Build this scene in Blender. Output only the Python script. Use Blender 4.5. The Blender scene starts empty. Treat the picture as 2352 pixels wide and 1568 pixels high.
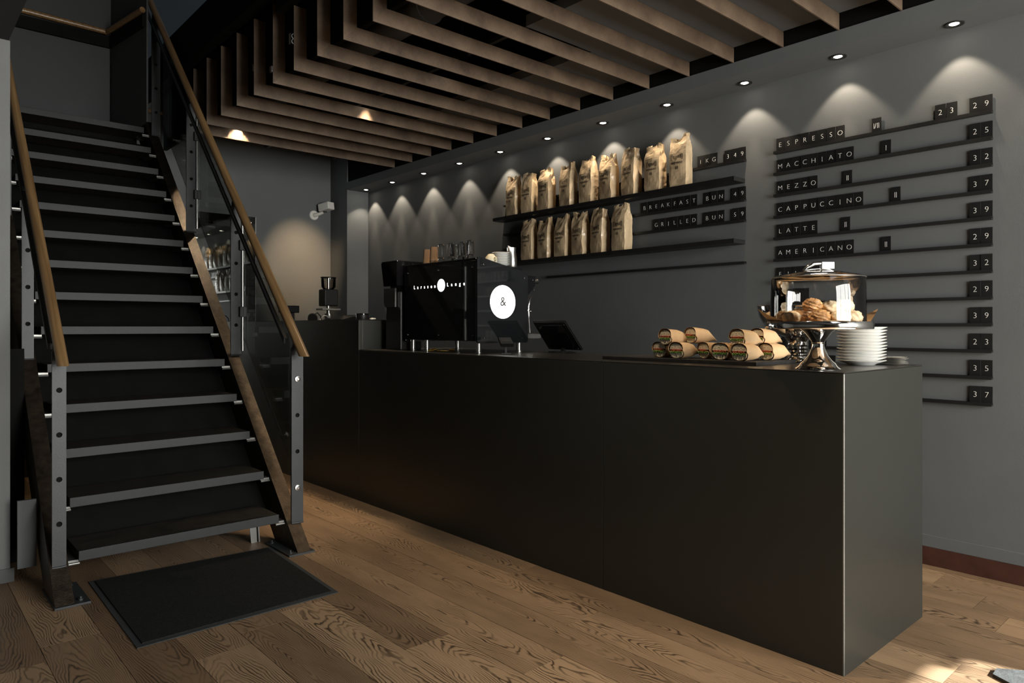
import bpy, bmesh, math, random
from mathutils import Vector, Matrix, noise
PI = math.pi
random.seed(7)
SC = bpy.context.scene
COL = SC.collection

# ---------------------------------------------------------------- camera
YAW = math.radians(41.85)
cam_d = bpy.data.cameras.new('camera')
cam_d.sensor_width = 36.0
cam_d.lens = 1620.0 / 2352.0 * 36.0
cam_d.shift_y = -34.0 / 2352.0
cam_d.clip_start = 0.05
cam = bpy.data.objects.new('camera', cam_d)
cam.location = (0, 0, 1.27)
cam.rotation_euler = (PI / 2, 0, -YAW)
COL.objects.link(cam)
SC.camera = cam

# ---------------------------------------------------------------- world, exposure
SC.view_settings.view_transform = 'Standard'
SC.view_settings.look = 'None'
SC.view_settings.gamma = 1.0
SC.view_settings.use_curve_mapping = False
SC.view_settings.exposure = 0.8
SC.cycles.max_bounces = 8
SC.cycles.diffuse_bounces = 3
SC.cycles.glossy_bounces = 4
SC.cycles.transmission_bounces = 6
SC.cycles.transparent_max_bounces = 12
SC.cycles.sample_clamp_indirect = 3.0
SC.cycles.caustics_reflective = False
SC.cycles.caustics_refractive = False
W = bpy.data.worlds.new('world'); SC.world = W
W.use_nodes = True
W.node_tree.nodes['Background'].inputs[0].default_value = (0.72, 0.86, 1.0, 1)
W.node_tree.nodes['Background'].inputs[1].default_value = 1.5

DAY_POWER = 270.0      # daylight panels in the shop window behind the camera
UPPER_POWER = 14.0     # daylight in the stairwell from the floor above
DOWN_POWER = 9.5      # recessed downlights over the menu wall
CEIL_POWER = 75.0     # warm spots between the ceiling slats

def add_light(kind, name, loc, rot, energy, color, **kw):
    d = bpy.data.lights.new(name, kind)
    d.energy = energy; d.color = color
    for k, v in kw.items():
        setattr(d, k, v)
    o = bpy.data.objects.new(name, d)
    o.location = loc; o.rotation_euler = rot
    COL.objects.link(o)
    return o

# daylight in the shop window (faces +Y)
for i, (xc, w) in enumerate([(1.45, 0.85), (2.35, 0.85), (3.15, 0.65), (3.80, 0.50)]):
    add_light('AREA', 'window_daylight', (xc, -3.13, 1.75), (PI / 2, 0, 0), DAY_POWER * w / 2.85, (1.0, 0.97, 0.90),
              shape='RECTANGLE', size=w, size_y=2.3)
# the same daylight higher up, falling into the stairwell
add_light('AREA', 'upper_window_daylight', (1.2, -2.0, 4.2), (math.radians(80), 0, 0), UPPER_POWER, (0.95, 0.97, 1.0),
          shape='RECTANGLE', size=1.4, size_y=1.6)
# low sun through the gap beside the window frame
sun = add_light('SUN', 'sun', (3, -3, 5), (math.radians(55.9), 0, math.radians(13.2)), 22.0, (0.97, 0.98, 1.0), angle=math.radians(0.5))

# ---------------------------------------------------------------- materials
def new_mat(name):
    m = bpy.data.materials.new(name); m.use_nodes = True
    nt = m.node_tree
    b = nt.nodes['Principled BSDF']
    return m, nt, b
def N(nt, t, **kw):
    n = nt.nodes.new(t)
    for k, v in kw.items(): setattr(n, k, v)
    return n
def simple(name, col, rough=0.5, metal=0.0, spec=0.5, var=0.0, scale=8.0, bump=0.0, bscale=60.0, coat=0.0):
    m, nt, b = new_mat(name)
    b.inputs['Roughness'].default_value = rough
    b.inputs['Metallic'].default_value = metal
    b.inputs['Specular IOR Level'].default_value = spec
    b.inputs['Coat Weight'].default_value = coat
    tc = N(nt, 'ShaderNodeTexCoord')
    n1 = N(nt, 'ShaderNodeTexNoise'); n1.inputs['Scale'].default_value = scale; n1.inputs['Detail'].default_value = 5
    nt.links.new(tc.outputs['Object'], n1.inputs['Vector'])
    r = N(nt, 'ShaderNodeMapRange')
    r.inputs[1].default_value = 0.3; r.inputs[2].default_value = 0.7
    r.inputs[3].default_value = 1 - var; r.inputs[4].default_value = 1 + var
    nt.links.new(n1.outputs[0], r.inputs[0])
    mx = N(nt, 'ShaderNodeVectorMath', operation='SCALE')
    mx.inputs[0].default_value = col
    nt.links.new(r.outputs[0], mx.inputs['Scale'])
    nt.links.new(mx.outputs[0], b.inputs['Base Color'])
    if bump:
        n2 = N(nt, 'ShaderNodeTexNoise'); n2.inputs['Scale'].default_value = bscale; n2.inputs['Detail'].default_value = 3
        nt.links.new(tc.outputs['Object'], n2.inputs['Vector'])
        bp = N(nt, 'ShaderNodeBump'); bp.inputs['Strength'].default_value = bump; bp.inputs['Distance'].default_value = 0.005
        nt.links.new(n2.outputs[0], bp.inputs['Height'])
        nt.links.new(bp.outputs[0], b.inputs['Normal'])
    return m
def emit(name, col, s):
    m, nt, b = new_mat(name)
    b.inputs['Base Color'].default_value = (*col, 1)
    b.inputs['Emission Color'].default_value = (*col, 1)
    b.inputs['Emission Strength'].default_value = s
    return m
def thin_glass(name, tint=(1, 1, 1), refl=1.0, rough=0.0, ior=1.5):
    m = bpy.data.materials.new(name); m.use_nodes = True
    nt = m.node_tree; nt.nodes.clear()
    out = N(nt, 'ShaderNodeOutputMaterial')
    tr = N(nt, 'ShaderNodeBsdfTransparent'); tr.inputs[0].default_value = (*tint, 1)
    gl = N(nt, 'ShaderNodeBsdfGlossy'); gl.inputs['Roughness'].default_value = rough
    fr = N(nt, 'ShaderNodeFresnel'); fr.inputs[0].default_value = ior
    mu = N(nt, 'ShaderNodeMath', operation='MULTIPLY'); mu.inputs[1].default_value = refl; mu.use_clamp = True
    mix = N(nt, 'ShaderNodeMixShader')
    nt.links.new(fr.outputs[0], mu.inputs[0]); nt.links.new(mu.outputs[0], mix.inputs[0])
    nt.links.new(tr.outputs[0], mix.inputs[1]); nt.links.new(gl.outputs[0], mix.inputs[2])
    nt.links.new(mix.outputs[0], out.inputs[0])
    return m

M = {}
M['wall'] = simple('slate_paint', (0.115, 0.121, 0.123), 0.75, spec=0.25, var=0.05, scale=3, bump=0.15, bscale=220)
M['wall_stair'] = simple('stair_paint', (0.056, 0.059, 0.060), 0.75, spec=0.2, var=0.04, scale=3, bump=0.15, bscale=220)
M['soffit'] = simple('soffit_paint', (0.122, 0.132, 0.137), 0.7, spec=0.25, var=0.04, scale=3)
M['black'] = simple('matt_black', (0.006, 0.006, 0.006), 0.85, spec=0.1, var=0.2)
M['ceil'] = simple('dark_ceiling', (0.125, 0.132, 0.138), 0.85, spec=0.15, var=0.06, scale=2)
M['wall_l'] = simple('lightened_wall_grey', (0.17, 0.176, 0.174), 0.75, spec=0.25, var=0.05, scale=3, bump=0.15, bscale=220)  # slate paint colour lightened to brighten the left wall
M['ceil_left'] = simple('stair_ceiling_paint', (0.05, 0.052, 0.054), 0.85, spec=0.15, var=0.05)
M['counter'] = simple('counter_satin', (0.053, 0.054, 0.048), 0.36, metal=0.6, spec=0.4, var=0.03, scale=2, bump=0.03, bscale=400)
M['edge'] = simple('counter_edge_highlight', (0.13, 0.13, 0.12), 0.42, metal=0.8, var=0.15)  # paler metal stands in for the bright highlight along the counter corner
M['counter_top'] = simple('counter_top_satin', (0.030, 0.028, 0.025), 0.3, metal=0.3, spec=0.5, var=0.05, scale=3)
M['steel'] = simple('painted_steel', (0.029, 0.032, 0.034), 0.5, metal=0.2, spec=0.5, var=0.12, scale=10, bump=0.1, bscale=150)
M['steel_raw'] = simple('waxed_raw_steel', (0.050, 0.038, 0.027), 0.38, metal=0.75, spec=0.5, var=0.45, scale=26, bump=0.45, bscale=160)
M['tread'] = simple('tread_dark_oak', (0.030, 0.026, 0.021), 0.38, spec=0.45, var=0.3, scale=14)
M['nosing'] = simple('tread_nosing_steel', (0.0125, 0.014, 0.0148), 0.55, metal=0.1, spec=0.4, var=0.12, scale=18)
M['bracket'] = simple('bracket_steel', (0.20, 0.20, 0.19), 0.4, metal=0.8, var=0.1)
M['chrome'] = simple('chrome', (0.72, 0.70, 0.67), 0.08, metal=1.0, var=0.02)
M['chrome_s'] = simple('brushed_steel', (0.55, 0.54, 0.52), 0.28, metal=1.0, var=0.05, scale=30)
M['black_gloss'] = simple('black_gloss', (0.006, 0.006, 0.007), 0.07, spec=0.6, var=0.1)
M['black_glass'] = simple('black_glass', (0.010, 0.011, 0.012), 0.04, spec=0.9, var=0.0)
M['black_plastic'] = simple('black_plastic', (0.012, 0.012, 0.012), 0.4, spec=0.4, var=0.1)
M['mirror'] = simple('smoked_mirror', (0.23, 0.24, 0.235), 0.02, metal=1.0, var=0.0)
M['tile'] = simple('tile_black', (0.008, 0.008, 0.008), 0.5, spec=0.35, var=0.1)
M['ink_white'] = simple('letter_white', (0.75, 0.74, 0.70), 0.6, var=0.02)
M['ink'] = simple('print_black', (0.02, 0.016, 0.012), 0.6, var=0.05)
M['rail'] = simple('rail_black', (0.010, 0.010, 0.010), 0.45, spec=0.4, var=0.1)
M['kraft'] = simple('kraft_foil_paper', (0.54, 0.405, 0.25), 0.33, spec=0.6, var=0.08, scale=14, bump=0.6, bscale=26)
M['kraft2'] = simple('kraft_paper', (0.60, 0.40, 0.22), 0.6, spec=0.3, var=0.10, scale=20, bump=0.3, bscale=40)
M['cup_paper'] = simple('cup_kraft', (0.36, 0.24, 0.155), 0.7, var=0.06, scale=20)
M['porcelain'] = simple('porcelain', (0.80, 0.80, 0.77), 0.16, spec=0.5, var=0.01)
M['cream_cup'] = simple('cream_porcelain', (0.72, 0.64, 0.46), 0.25, spec=0.5, var=0.02)
M['napkin'] = simple('napkin_white', (0.78, 0.76, 0.71), 0.9, var=0.04, scale=40, bump=0.4, bscale=90)
M['bread'] = simple('bread_crumb', (0.80, 0.72, 0.54), 0.85, var=0.25, scale=90, bump=0.8, bscale=160)
M['crust'] = simple('bread_crust', (0.42, 0.22, 0.09), 0.6, var=0.3, scale=40)
M['tomato'] = simple('tomato', (0.50, 0.06, 0.03), 0.3, var=0.3, scale=60)
M['lettuce'] = simple('lettuce', (0.10, 0.24, 0.04), 0.5, var=0.4, scale=70)
M['cheese'] = simple('cheese', (0.72, 0.46, 0.15), 0.45, var=0.15, scale=30)
M['bun_pale'] = simple('bun_pale', (0.72, 0.56, 0.36), 0.65, var=0.30, scale=45, bump=0.5, bscale=70)
M['bun_dark'] = simple('bun_cinnamon', (0.50, 0.27, 0.11), 0.5, var=0.45, scale=40, bump=0.5, bscale=70)
M['slate_tray'] = simple('slate_board', (0.014, 0.013, 0.012), 0.55, var=0.3, scale=20, bump=0.3, bscale=50)
M['mat_carpet'] = simple('mat_carpet', (0.021, 0.0215, 0.021), 0.98, spec=0.05, var=0.35, scale=160, bump=0.9, bscale=420)
M['mat_rubber'] = simple('mat_rubber', (0.032, 0.036, 0.036), 0.7, spec=0.3, var=0.1)
M['glow_white'] = emit('backlit_white', (1.0, 0.985, 0.95), 2.2)
M['lamp_glow'] = emit('lamp_glow', (1.0, 0.90, 0.74), 14.0)
M['reflector_glow'] = emit('reflector_added_glow', (0.95, 0.97, 1.0), 0.55)  # slight emission put on the chrome reflectors to brighten them
M['white_plastic'] = simple('white_plastic', (0.62, 0.60, 0.56), 0.45, var=0.02)
M['yellow'] = simple('sugar_yellow', (0.75, 0.42, 0.04), 0.4, var=0.25, scale=40)
M['concrete'] = simple('grey_stone', (0.035, 0.036, 0.034), 0.85, var=0.35, scale=30, bump=0.5, bscale=80)
M['glass'] = thin_glass('balustrade_glass', (0.86, 0.88, 0.87), 0.5)
M['dome'] = thin_glass('acrylic_dome', (0.96, 0.96, 0.96), 1.1)
M['tumbler'] = thin_glass('tumbler_glass', (0.88, 0.86, 0.82), 2.6, ior=1.5)
def real_glass(name):
    m, nt, b = new_mat(name)
    b.inputs['Base Color'].default_value = (0.96, 0.96, 0.95, 1); b.inputs['Roughness'].default_value = 0.02
    b.inputs['Transmission Weight'].default_value = 1.0; b.inputs['IOR'].default_value = 1.45
    return m
M['tumbler'] = real_glass('tumbler_clear_glass')
M['hopper'] = thin_glass('hopper_plastic', (0.62, 0.61, 0.60), 1.0)
M['window_glass'] = thin_glass('window_glass', (0.95, 0.97, 0.97), 1.0)
M['red_wood'] = simple('red_brown_skirting', (0.052, 0.019, 0.013), 0.45, var=0.25, scale=12)

def wood_rail():
    m, nt, b = new_mat('handrail_wood')
    b.inputs['Roughness'].default_value = 0.34
    tc = N(nt, 'ShaderNodeTexCoord')
    m0 = N(nt, 'ShaderNodeMapping'); m0.inputs['Rotation'].default_value = (math.radians(-45), 0, 0)
    mp = N(nt, 'ShaderNodeMapping'); mp.inputs['Scale'].default_value = (70, 2.0, 70)
    n = N(nt, 'ShaderNodeTexNoise'); n.inputs['Scale'].default_value = 1.0; n.inputs['Detail'].default_value = 6
    cr = N(nt, 'ShaderNodeValToRGB')
    cr.color_ramp.elements[0].position = 0.3; cr.color_ramp.elements[0].color = (0.115, 0.064, 0.026, 1)
    cr.color_ramp.elements[1].position = 0.75; cr.color_ramp.elements[1].color = (0.26, 0.160, 0.070, 1)
    nt.links.new(tc.outputs['Object'], m0.inputs[0]); nt.links.new(m0.outputs[0], mp.inputs[0]); nt.links.new(mp.outputs[0], n.inputs['Vector'])
    nt.links.new(n.outputs[0], cr.inputs[0]); nt.links.new(cr.outputs[0], b.inputs['Base Color'])
    return m
M['rail_wood'] = wood_rail()

def slat_mat():
    m, nt, b = new_mat('slat_brown_board')
    b.inputs['Roughness'].default_value = 0.55
    b.inputs['Specular IOR Level'].default_value = 0.35
    tc = N(nt, 'ShaderNodeTexCoord'); oi = N(nt, 'ShaderNodeObjectInfo')
    ad = N(nt, 'ShaderNodeVectorMath', operation='ADD')
    sc_ = N(nt, 'ShaderNodeVectorMath', operation='SCALE'); sc_.inputs['Scale'].default_value = 30
    cb = N(nt, 'ShaderNodeCombineXYZ')
    nt.links.new(oi.outputs['Random'], cb.inputs[0]); nt.links.new(oi.outputs['Random'], cb.inputs[1])
    nt.links.new(cb.outputs[0], sc_.inputs[0]); nt.links.new(sc_.outputs[0], ad.inputs[0]); nt.links.new(tc.outputs['Object'], ad.inputs[1])
    n1 = N(nt, 'ShaderNodeTexNoise'); n1.inputs['Scale'].default_value = 5; n1.inputs['Detail'].default_value = 7; n1.inputs['Roughness'].default_value = 0.65
    n2 = N(nt, 'ShaderNodeTexNoise'); n2.inputs['Scale'].default_value = 130; n2.inputs['Detail'].default_value = 2
    nt.links.new(ad.outputs[0], n1.inputs['Vector']); nt.links.new(ad.outputs[0], n2.inputs['Vector'])
    mx = N(nt, 'ShaderNodeMath', operation='MULTIPLY_ADD'); mx.inputs[1].default_value = 0.25
    nt.links.new(n2.outputs[0], mx.inputs[0]); nt.links.new(n1.outputs[0], mx.inputs[2])
    cr = N(nt, 'ShaderNodeValToRGB')
    cr.color_ramp.elements[0].position = 0.42; cr.color_ramp.elements[0].color = (0.056, 0.037, 0.025, 1)
    cr.color_ramp.elements[1].position = 0.85; cr.color_ramp.elements[1].color = (0.145, 0.102, 0.068, 1)
    nt.links.new(mx.outputs[0], cr.inputs[0]); nt.links.new(cr.outputs[0], b.inputs['Base Color'])
    return m
M['slat'] = slat_mat()

def plank_mat():
    m, nt, b = new_mat('oiled_oak_plank')
    L = nt.links
    tc = N(nt, 'ShaderNodeTexCoord'); oi = N(nt, 'ShaderNodeObjectInfo')
    sep = N(nt, 'ShaderNodeSeparateXYZ'); L.new(tc.outputs['Object'], sep.inputs[0])
    def math_(op, a, bb=None, c=None):
        n = N(nt, 'ShaderNodeMath', operation=op)
        for i, v in enumerate((a, bb, c)):
            if v is None: continue
            if isinstance(v, (int, float)): n.inputs[i].default_value = v
            else: L.new(v, n.inputs[i])
        return n.outputs[0]
    rnd = oi.outputs['Random']
    r2 = math_('FRACT', math_('MULTIPLY', rnd, 17.31))
    r3 = math_('FRACT', math_('MULTIPLY', rnd, 91.7))
    # random offset vector per plank
    off = N(nt, 'ShaderNodeCombineXYZ'); L.new(math_('MULTIPLY', rnd, 40.0), off.inputs[0]); L.new(math_('MULTIPLY', r2, 40.0), off.inputs[1]); L.new(math_('MULTIPLY', r3, 40.0), off.inputs[2])
    add = N(nt, 'ShaderNodeVectorMath', operation='ADD'); L.new(tc.outputs['Object'], add.inputs[0]); L.new(off.outputs[0], add.inputs[1])
    def nz(scale, sv, detail=3, rough=0.5):
        mp = N(nt, 'ShaderNodeMapping'); mp.inputs['Scale'].default_value = sv; L.new(add.outputs[0], mp.inputs[0])
        n = N(nt, 'ShaderNodeTexNoise'); n.inputs['Scale'].default_value = scale; n.inputs['Detail'].default_value = detail; n.inputs['Roughness'].default_value = rough
        L.new(mp.outputs[0], n.inputs['Vector']); return n.outputs[0]
    warp = nz(1.0, (9, 2.2, 1), 2)
    warp2 = nz(1.0, (30, 9, 1), 2)
    xo = math_('ADD', sep.outputs[0], math_('MULTIPLY', math_('SUBTRACT', r2, 0.5), 0.16))
    yo = math_('MULTIPLY', math_('ADD', sep.outputs[1], math_('MULTIPLY', math_('SUBTRACT', r3, 0.5), 1.4)), 0.085)
    d = math_('SQRT', math_('ADD', math_('MULTIPLY', xo, xo), math_('MULTIPLY', yo, yo)))
    d = math_('ADD', d, math_('MULTIPLY', warp, 0.085))
    d = math_('ADD', d, math_('MULTIPLY', warp2, 0.012))
    s = math_('SINE', math_('MULTIPLY', d, 2 * PI * 135.0))
    s = math_('MULTIPLY_ADD', s, 0.5, 0.5)
    s = math_('POWER', s, 3.0)
    fine = nz(1.0, (420, 14, 1), 3, 0.6)
    blot = nz(1.0, (5, 1.6, 1), 3)
    mask = nz(1.0, (12, 3.0, 1), 2)
    msk = N(nt, 'ShaderNodeMapRange'); msk.inputs[1].default_value = 0.34; msk.inputs[2].default_value = 0.62
    msk.inputs[3].default_value = 0.25; msk.inputs[4].default_value = 0.95
    L.new(mask, msk.inputs[0])
    grain = math_('MULTIPLY', s, msk.outputs[0])
    grain = math_('MULTIPLY_ADD', math_('SUBTRACT', fine, 0.5), 0.75, grain)
    gc = N(nt, 'ShaderNodeClamp'); L.new(grain, gc.inputs[0])
    base = N(nt, 'ShaderNodeValToRGB')
    base.color_ramp.elements[0].position = 0.0; base.color_ramp.elements[0].color = (0.135, 0.082, 0.045, 1)
    base.color_ramp.elements[1].position = 1.0; base.color_ramp.elements[1].color = (0.38, 0.25, 0.143, 1)
    L.new(math_('MULTIPLY_ADD', r3, 0.75, math_('MULTIPLY', blot, 0.35)), base.inputs[0])
    mixc = N(nt, 'ShaderNodeMix', data_type='RGBA')
    L.new(gc.outputs[0], mixc.inputs[0]); L.new(base.outputs[0], mixc.inputs[6]); mixc.inputs[7].default_value = (0.036, 0.021, 0.012, 1)
    L.new(mixc.outputs[2], b.inputs['Base Color'])
    b.inputs['Roughness'].default_value = 0.46
    b.inputs['Specular IOR Level'].default_value = 0.4
    bp = N(nt, 'ShaderNodeBump'); bp.inputs['Strength'].default_value = 0.25; bp.inputs['Distance'].default_value = 0.002; bp.invert = True
    L.new(gc.outputs[0], bp.inputs['Height']); L.new(bp.outputs[0], b.inputs['Normal'])
    return m
M['plank'] = plank_mat()

# ---------------------------------------------------------------- mesh helpers
class MB:
    def __init__(s): s.bm = bmesh.new()
    def box(s, x0, x1, y0, y1, z0, z1, bev=0.0):
        vs = [s.bm.verts.new((x, y, z)) for x in (x0, x1) for y in (y0, y1) for z in (z0, z1)]
        fs = [s.bm.faces.new([vs[i] for i in f]) for f in ((0, 1, 3, 2), (4, 6, 7, 5), (0, 4, 5, 1), (2, 3, 7, 6), (0, 2, 6, 4), (1, 5, 7, 3))]
        if bev:
            ed = list({e for f in fs for e in f.edges})
            bmesh.ops.bevel(s.bm, geom=ed, offset=bev, segments=2, affect='EDGES', profile=0.5)
        return s
    def prism(s, pts, vec):
        """closed planar outline pts (3d), extruded by vec"""
        v = Vector(vec)
        a = [s.bm.verts.new(p) for p in pts]; b = [s.bm.verts.new(Vector(p) + v) for p in pts]
        n = len(pts)
        s.bm.faces.new(a); s.bm.faces.new(list(reversed(b)))
        for i in range(n): s.bm.faces.new((a[(i + 1) % n], a[i], b[i], b[(i + 1) % n]))
        return s
    def lathe(s, prof, c=(0, 0, 0), seg=32, sx=1, sy=1, closed=False):
        rings = []
        for r, z in prof:
            if r < 1e-6: rings.append([s.bm.verts.new((c[0], c[1], c[2] + z))])
            else: rings.append([s.bm.verts.new((c[0] + sx * r * math.cos(2 * PI * i / seg), c[1] + sy * r * math.sin(2 * PI * i / seg), c[2] + z)) for i in range(seg)])
        for a, b in zip(rings, rings[1:]):
            for i in range(seg):
                j = (i + 1) % seg
                if len(a) == 1 and len(b) == 1: continue
                if len(a) == 1: s.bm.faces.new((a[0], b[j], b[i]))
                elif len(b) == 1: s.bm.faces.new((a[i], a[j], b[0]))
                else: s.bm.faces.new((a[i], a[j], b[j], b[i]))
        if closed:
            for rg in (rings[0], rings[-1]):
                if len(rg) > 2: s.bm.faces.new(rg)
        return s
    def tube(s, path, r, seg=10, cap=True):
        P = [Vector(p) for p in path]; rings = []
        prev = None
        for i, p in enumerate(P):
            d = (P[min(i + 1, len(P) - 1)] - P[max(i - 1, 0)]).normalized()
            if prev is None:
                up = Vector((0, 0, 1)) if abs(d.z) < 0.9 else Vector((1, 0, 0))
                n = d.cross(up).normalized()
            else:
                n = (prev - d * prev.dot(d)).normalized()
            prev = n; b = d.cross(n)
            rr = r[i] if isinstance(r, (list, tuple)) else r
            rings.append([s.bm.verts.new(p + n * rr * math.cos(2 * PI * k / seg) + b * rr * math.sin(2 * PI * k / seg)) for k in range(seg)])
        for a, b in zip(rings, rings[1:]):
            for k in range(seg):
                j = (k + 1) % seg
                s.bm.faces.new((a[k], a[j], b[j], b[k]))
        if cap: s.bm.faces.new(rings[0]); s.bm.faces.new(list(reversed(rings[-1])))
        return s
    def ball(s, c, r, sub=2, sc=(1, 1, 1)):
        m = Matrix.Translation(c) @ Matrix.Diagonal((*sc, 1))
        bmesh.ops.create_icosphere(s.bm, subdivisions=sub, radius=r, matrix=m)
        return s
    def disc_y(s, c, r, t, seg=24, rz=None):
        """flat cylinder with axis along Y, thickness t toward -Y"""
        pts = [(c[0] + r * math.cos(2 * PI * i / seg), c[1], c[2] + (rz or r) * math.sin(2 * PI * i / seg)) for i in range(seg)]
        return s.prism(pts, (0, -t, 0))
    def disc_x(s, c, r, t, seg=24):
        pts = [(c[0], c[1] + r * math.cos(2 * PI * i / seg), c[2] + r * math.sin(2 * PI * i / seg)) for i in range(seg)]
        return s.prism(pts, (-t, 0, 0))
    def mesh(s, name, m, smooth=False, ang=40):
        bmesh.ops.recalc_face_normals(s.bm, faces=s.bm.faces)
        me = bpy.data.meshes.new(name); s.bm.to_mesh(me); s.bm.free()
        if m: me.materials.append(m)
        if smooth:
            for p in me.polygons: p.use_smooth = True
            try: me.set_sharp_from_angle(angle=math.radians(ang))
            except Exception: pass
        return me

def link(name, me, parent=None, loc=(0, 0, 0), rot=(0, 0, 0), scale=None):
    o = bpy.data.objects.new(name, me)
    o.location = loc; o.rotation_euler = rot
    if scale: o.scale = scale
    if parent is not None: o.parent = parent
    COL.objects.link(o)
    return o
def part(name, mb, m, parent, smooth=False, loc=(0, 0, 0), rot=(0, 0, 0), ang=40, label=None):
    o = link(name, mb.mesh(name, m, smooth, ang), parent, loc, rot)
    if label: o['label'] = label
    return o
def thing(name, label, cat, loc=(0, 0, 0), rz=0, group=None):
    o = link(name, None, None, loc, (0, 0, rz))
    o['label'] = label; o['category'] = cat
    if group: o['group'] = group
    return o
def tag(o, label, cat, group=None):
    o['label'] = label; o['category'] = cat
    if group: o['group'] = group
    return o
def struct(name, mb, m, parent=None):
    o = part(name, mb, m, parent)
    if parent is None: o['kind'] = 'structure'
    return o
def kids(o): return [c for c in o.children]
def dup(root, loc=None, rot=None):
    r = root.copy(); COL.objects.link(r)
    if loc is not None: r.location = loc
    if rot is not None: r.rotation_euler = rot
    for ch in kids(root):
        c = ch.copy(); COL.objects.link(c); c.parent = r
        for g in kids(ch):
            d = g.copy(); COL.objects.link(d); d.parent = c
    return r

_dg = None
def curve_mesh(cu, mat_, fix=None):
    """curve data -> mesh data with vertices moved by fix()"""
    o = bpy.data.objects.new('tmp', cu); COL.objects.link(o)
    bpy.context.view_layer.update()
    dg = bpy.context.evaluated_depsgraph_get()
    me = bpy.data.meshes.new_from_object(o.evaluated_get(dg))
    bpy.data.objects.remove(o); bpy.data.curves.remove(cu)
    if fix:
        for v in me.vertices: v.co = fix(v.co)
    me.materials.clear(); me.materials.append(mat_)
    return me
def text_mesh(txt, size, mat_, fix, extrude=0.0006, offset=0.0, spacing=1.0, sx=1.0):
    cu = bpy.data.curves.new('t', 'FONT'); cu.body = txt; cu.size = size
    cu.align_x = 'CENTER'; cu.align_y = 'CENTER'; cu.extrude = extrude; cu.offset = offset; cu.space_character = spacing
    cu.resolution_u = 3
    return curve_mesh(cu, mat_, (lambda c: fix(Vector((c.x * sx, c.y, c.z)))))
def plate_mesh(outline, holes, t, mat_, fix):
    """2d outline with round holes (x, y, r), thickness t"""
    cu = bpy.data.curves.new('p', 'CURVE'); cu.dimensions = '2D'; cu.fill_mode = 'BOTH'; cu.extrude = t / 2
    def add(pts):
        sp = cu.splines.new('POLY'); sp.points.add(len(pts) - 1)
        for p, q in zip(sp.points, pts): p.co = (q[0], q[1], 0, 1)
        sp.use_cyclic_u = True
    add(outline)
    for hx, hy, hr in holes:
        add([(hx + hr * math.cos(2 * PI * i / 16), hy + hr * math.sin(2 * PI * i / 16)) for i in range(16)])
    return curve_mesh(cu, mat_, fix)
def on_wall_x(x, y, z):     # text facing -X
    return lambda c: Vector((x - c.z, y - c.x, z + c.y))
def on_wall_y(x, y, z):     # text facing -Y
    return lambda c: Vector((x + c.x, y - c.z, z + c.y))

# ================================================================= STRUCTURE
XW = 4.177; XF = 3.907; YF = 7.53
# floor with individual planks
fl = struct('floor', MB().box(-3.0, 4.3, -3.35, 7.65, -0.08, -0.013), M['black'])
PW = 0.2135; X0 = 0.47 - 6 * PW
joints = {5: [3.172], 9: [2.925, 1.35], 11: [2.345, 4.4], 12: [1.895, 0.4], 14: [2.083, 4.2], 15: [2.707, 0.9], 17: [0.849], 22: [1.213]}
rj = random.Random(3)
for k in range(0, 24):
    xa = X0 + k * PW; xb = min(xa + PW, XW)
    if xa >= XW - 0.01: break
    if k in joints: js = list(joints[k])
    else: js = [rj.uniform(0.2, 1.9)]
    while min(js) > -3.2 + 0.5: js.append(min(js) - rj.uniform(1.6, 2.2))
    while max(js) < YF - 0.6: js.append(max(js) + rj.uniform(1.6, 2.2))
    js = sorted([-3.2] + [j for j in js if -3.1 < j < YF - 0.1] + [YF])
    for a, b in zip(js, js[1:]):
        cx_, cy_ = (xa + xb) / 2, (a + b) / 2
        hx, hy = (xb - xa) / 2 - 0.0010, (b - a) / 2 - 0.0008
        mb = MB().box(-hx, hx, -hy, hy, -0.013, 0.0)
        part('plank', mb, M['plank'], fl, loc=(cx_, cy_, rj.uniform(-0.0006, 0)))

struct('wall_right', MB().box(XW, 4.32, -3.20, 7.65, -0.05, 5.5), M['wall'])
struct('wall_far', MB().box(1.50, XW, YF, 7.65, -0.05, 3.9), M['wall'])
struct('wall_far_return', MB().box(XF, XW, 7.14, YF, 0, 3.60), M['wall'])
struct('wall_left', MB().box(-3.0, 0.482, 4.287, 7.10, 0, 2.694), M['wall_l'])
struct('wall_left_side', MB().box(-3.12, -3.0, -3.20, 7.65, -0.05, 5.5), M['wall'])
# stairwell walls above the landing
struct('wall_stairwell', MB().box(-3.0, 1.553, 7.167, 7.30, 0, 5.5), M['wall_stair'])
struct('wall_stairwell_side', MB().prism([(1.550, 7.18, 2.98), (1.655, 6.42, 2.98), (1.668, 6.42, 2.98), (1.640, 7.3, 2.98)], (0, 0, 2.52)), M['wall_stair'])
struct('wall_upper', MB().box(-3.0, XW, 8.3, 8.42, 3.4, 5.5), M['wall'])
struct('trim_2', MB().box(1.545, 1.560, 7.145, 7.165, 3.0, 3.86), M['black'])
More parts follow.
